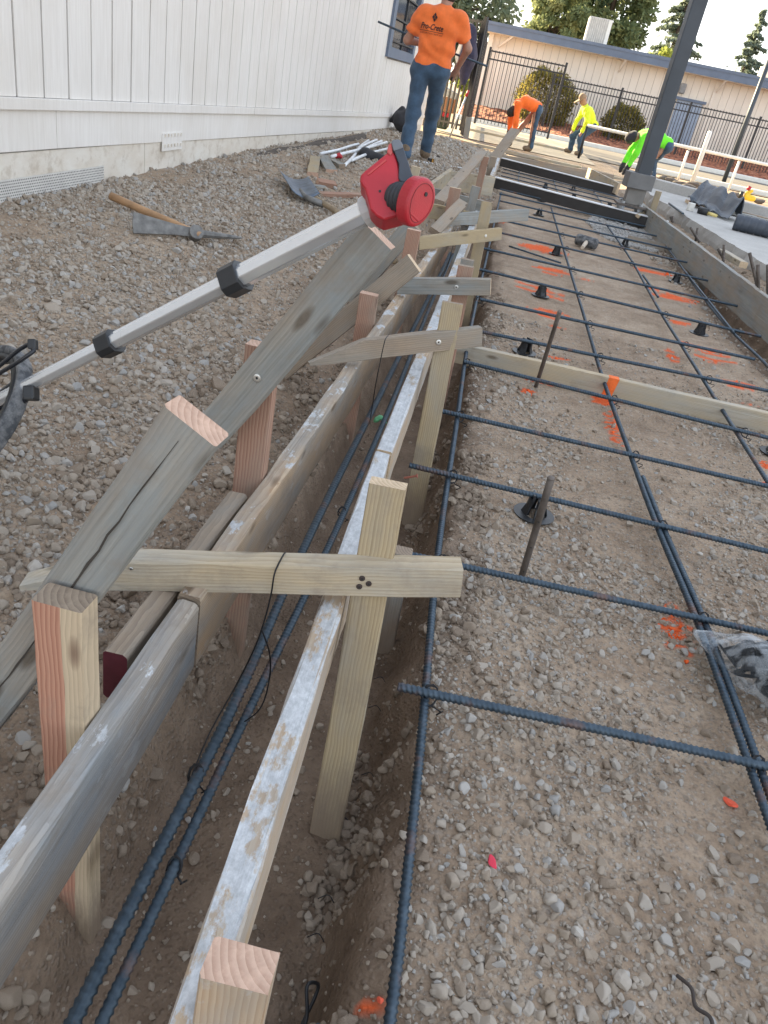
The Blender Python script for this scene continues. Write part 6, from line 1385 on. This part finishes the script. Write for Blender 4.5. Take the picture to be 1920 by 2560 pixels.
    for s in 'LR':
        a, t2 = J['an' + s], J['to' + s]; fl = min(a[2], t2[2])
        kid(snet_obj('shoe', lambda P: np.maximum(smin(sd_cap(P, a - (0, 0, .03), a * .3 + t2 * .7, .058, .05), sd_cap(P, a, a + (0, 0, .05), .056, .055), .03), 0 * P[:, 2] - 1), np.minimum(a, t2) - .14, np.maximum(a, t2) + .16, min(h, .015), shoe), pr)
        if glove is not None:
            w_ = J['wr' + s]; hd = unit(J.get('ha' + s, w_ + (w_ - J['el' + s])) - w_)
            kid(snet_obj('glove', lambda P: smin(sd_cap(P, w_ - hd * .02, w_ + hd * .09, .042, .048), sd_cap(P, w_ + hd * .09, w_ + hd * .15, .046, .03), .02) + nz3(P, 30, .006), w_ - .24, w_ + .24, .012, glove), pr)
    hc = J['head']
    if hat is None:
        if hair: kid(snet_obj('hair', lambda P: np.maximum(sd_cap(P, hc - hu * .02 - face * .012, hc + hu * .045 - face * .01, .086, .097) + nz3(P, 40, .005), ((P - hc) @ face) - .055 - .5 * ((P - hc) @ hu)), hc - .2, hc + .2, .012, HAIR), pr)
    elif hat == 'cap':
        kid(snet_obj('cap', lambda P: np.minimum(np.maximum(sd_cap(P, hc + hu * .03, hc + hu * .055, .104, .092), -((P - hc) @ hu) + .02), np.maximum(sd_cap(P, hc + face * .10 + hu * .035, hc + face * .17 + hu * .025, .075, .06), np.abs((P - hc) @ hu - .032) - .012)), hc - .3, hc + .3, .014, hatmat), pr)
    else:
        kid(snet_obj('beanie', lambda P: np.maximum(sd_cap(P, hc + hu * .0, hc + hu * .06, .106, .092) + nz3(P, 25, .006), -((P - hc) @ hu) - .03 - .4 * ((P - hc) @ face) * -1), hc - .25, hc + .25, .014, hatmat), pr)
    return pr, so_
# man in the orange shirt, walking away with a steel rod
MR = np.array([-1.005, 9.5, float(gz(-1.0, 9.5)) - .01])
man, mshirt = person('man in a printed orange shirt and jeans walking away carrying a steel rod', MR, dict(pelvis=(0, 0, .98), chest=(.02, .02, 1.32), neck=(.03, .03, 1.52), head=(.04, .07, 1.66), hipL=(-.095, 0, .94), hipR=(.095, 0, .94), knL=(-.10, -.10, .52), anL=(-.085, -.28, .10), toL=(-.10, -.11, .05), knR=(.085, .22, .54), anR=(.075, .33, .13), toR=(.09, .50, .07),
    shL=(-.185, .02, 1.43), shR=(.215, .02, 1.44), elL=(-.315, .08, 1.17), wrL=(-.12, .30, 1.17), haL=(-.02, .34, 1.17), elR=(.345, .05, 1.20), wrR=(.265, .19, 1.01), haR=(.23, .25, .94), _hem=(.10, 0, 0)), C_ORANGE, C_DENIM, BOOT, .0125, sleeve_len=.72, glove=None, seedo=3.3)
ra = aty(945, 54, 9.72); rb = aty(1219, 166, 9.72)
rebar([ra, (ra + rb) / 2 + (0, 0.02, -.01), rb], .011, 'steel rod carried across the front of the walking man', ribs=False, name='carried_rod', cat='steel rod')
ra = aty(1150, 145, 9.74); rb = aty(1128, 200, 9.74); rebar([ra, rb], .009, 'short steel rod hanging from the walking man\'s right hand', ribs=False, name='carried_rod', cat='steel rod')
# print on the back of the shirt
bpy.context.view_layer.update()
dg = bpy.context.evaluated_depsgraph_get()
bvh = BVHTree.FromObject(mshirt, dg)
mwi = mshirt.matrix_world.inverted()
def onback(x, z, off=.005):
    o_ = mwi @ Vector((x, MR[1] - 1.0, z)); d_ = mwi.to_3x3() @ Vector((0, 1, 0)); hit = bvh.ray_cast(o_, d_)
    if hit[0] is None: return Vector((x, MR[1] - .1, z))
    w_ = mshirt.matrix_world @ hit[0]; return Vector((w_.x, w_.y - off, w_.z))
def print_mesh(name, V2, Fs, ctr):
    bm = bmesh.new(); vs_ = [bm.verts.new((v[0], v[1], 0)) for v in V2]
    for f in Fs:
        try: bm.faces.new([vs_[i] for i in f])
        except ValueError: pass
    bmesh.ops.triangulate(bm, faces=bm.faces); bmesh.ops.subdivide_edges(bm, edges=[e for e in bm.edges if e.calc_length() > .02], cuts=2)
    me = bpy.data.meshes.new(name); 
    for v in bm.verts: p_ = onback(ctr[0] + v.co.x, ctr[1] + v.co.y); v.co = p_
    bm.to_mesh(me); bm.free(); return kid(mobj(name, me, INK), man)
def print_text(name, s, size, ctr, shear=0.0, bold=0.0, width=None):
    cu = bpy.data.curves.new(name, 'FONT'); cu.body = s; cu.size = size; cu.align_x = 'CENTER'; cu.align_y = 'CENTER'; cu.shear = shear; cu.offset = bold; cu.resolution_u = 3; cu.fill_mode = 'FRONT'
    ob = bpy.data.objects.new(name + '_tmp', cu); col.objects.link(ob); bpy.context.view_layer.update(); dg_ = bpy.context.evaluated_depsgraph_get(); me = bpy.data.meshes.new_from_object(ob.evaluated_get(dg_))
    V2 = np.array([v.co[:2] for v in me.vertices]); Fs = [tuple(p_.vertices) for p_ in me.polygons]; bpy.data.objects.remove(ob, do_unlink=True); bpy.data.curves.remove(cu)
    if width: V2[:, 0] *= width / (V2[:, 0].max() - V2[:, 0].min())
    V2 -= (V2.max(0) + V2.min(0)) / 2; bpy.data.meshes.remove(me)
    return print_mesh(name, V2, Fs, ctr)
pc = aty(900 + .3014 * 597, .3014 * 222, MR[1] - .1); cxp, czp = pc[0], pc[2]
print_text('printed_name', 'Pro-Crete', .075, (cxp, czp), .32, .0016, .245)
print_text('printed_subtitle', 'CUSTOM CONCRETE INC', .02, (cxp, czp - .062), .1, 0, .25)
print_mesh('printed_rule', [(-.13, -.0022), (-.06, -.0022), (0, -.0022), (.06, -.0022), (.13, -.0022), (.13, .0022), (.06, .0022), (0, .0022), (-.06, .0022), (-.13, .0022)], [(0, 1, 8, 9), (1, 2, 7, 8), (2, 3, 6, 7), (3, 4, 5, 6)], (cxp, czp - .042))
dc = (cxp + .012, czp + .088); dw, dh = .030, .044
for (ox, oy) in ((0, dh * .52), (0, -dh * .52), (-dw * .52, 0), (dw * .52, 0)):
    print_mesh('printed_diamond', [(ox - dw * .46, oy), (ox, oy - dh * .46), (ox + dw * .46, oy), (ox, oy + dh * .46)], [(0, 1, 2, 3)], dc)
# worker in neon orange bending to the ground
person('worker in an orange shirt bent double over the far form plank', (.42, 18.9, .07), dict(pelvis=(.0, 0, .87), chest=(-.27, -.10, .93), neck=(-.44, -.16, .84), head=(-.50, -.20, .71), hipL=(.0, -.09, .83), hipR=(.02, .10, .83), knL=(.02, -.10, .46), anL=(.06, -.12, .10), toL=(-.10, -.16, .05), knR=(-.22, .14, .46), anR=(-.40, .12, .10), toR=(-.54, .08, .05),
    shL=(-.42, -.30, .86), shR=(-.40, .04, .88), elL=(-.38, -.32, .56), wrL=(-.36, -.28, .32), haL=(-.38, -.26, .2), elR=(-.50, .0, .58), wrR=(-.48, -.06, .34), haR=(-.46, -.08, .22)), C_NEONOR, C_DENIM, BOOT, .02, 'long', glove=C_DARK)
person('worker in a yellow shirt and tan cap leaning with hands on his knees', (1.78, 21.5, .07), dict(pelvis=(.12, 0, .72), chest=(-.06, -.03, .98), neck=(-.18, -.05, 1.10), head=(-.27, -.08, 1.22), hipL=(.12, -.10, .69), hipR=(.12, .10, .69), knL=(-.10, -.16, .42), anL=(.0, -.16, .10), toL=(-.14, -.2, .05), knR=(-.26, .12, .42), anR=(-.24, .12, .10), toR=(-.38, .1, .05),
    shL=(-.12, -.22, 1.02), shR=(-.16, .14, 1.04), elL=(-.04, -.30, .76), wrL=(-.10, -.24, .54), haL=(-.13, -.22, .45), elR=(-.26, .20, .76), wrR=(-.30, .14, .52), haR=(-.32, .12, .44)), C_YELLOW, C_DENIM, BOOT, .022, 'long', hat='cap', hatmat=cloth('tan_cap', (.3, .2, .12)))
person('worker in a green shirt and dark beanie stooping beside the steel column', (2.62, 16.2, .08), dict(pelvis=(.22, .0, .74), chest=(-.08, -.05, .84), neck=(-.28, -.08, .80), head=(-.42, -.10, .74), hipL=(.22, -.09, .70), hipR=(.24, .10, .70), knL=(.0, -.10, .42), anL=(.10, -.10, .10), toL=(-.06, -.12, .05), knR=(.10, .14, .42), anR=(.2, .14, .10), toR=(.06, .12, .05),
    shL=(-.22, -.24, .78), shR=(-.24, .10, .80), elL=(-.30, -.26, .50), wrL=(-.36, -.24, .26), haL=(-.4, -.22, .15), elR=(-.34, .12, .52), wrR=(-.42, .05, .28), haR=(-.44, .02, .18)), C_GREEN, C_DENIM, BOOT, .02, 'long', hat='beanie', hatmat=C_DARK, glove=C_DARK)
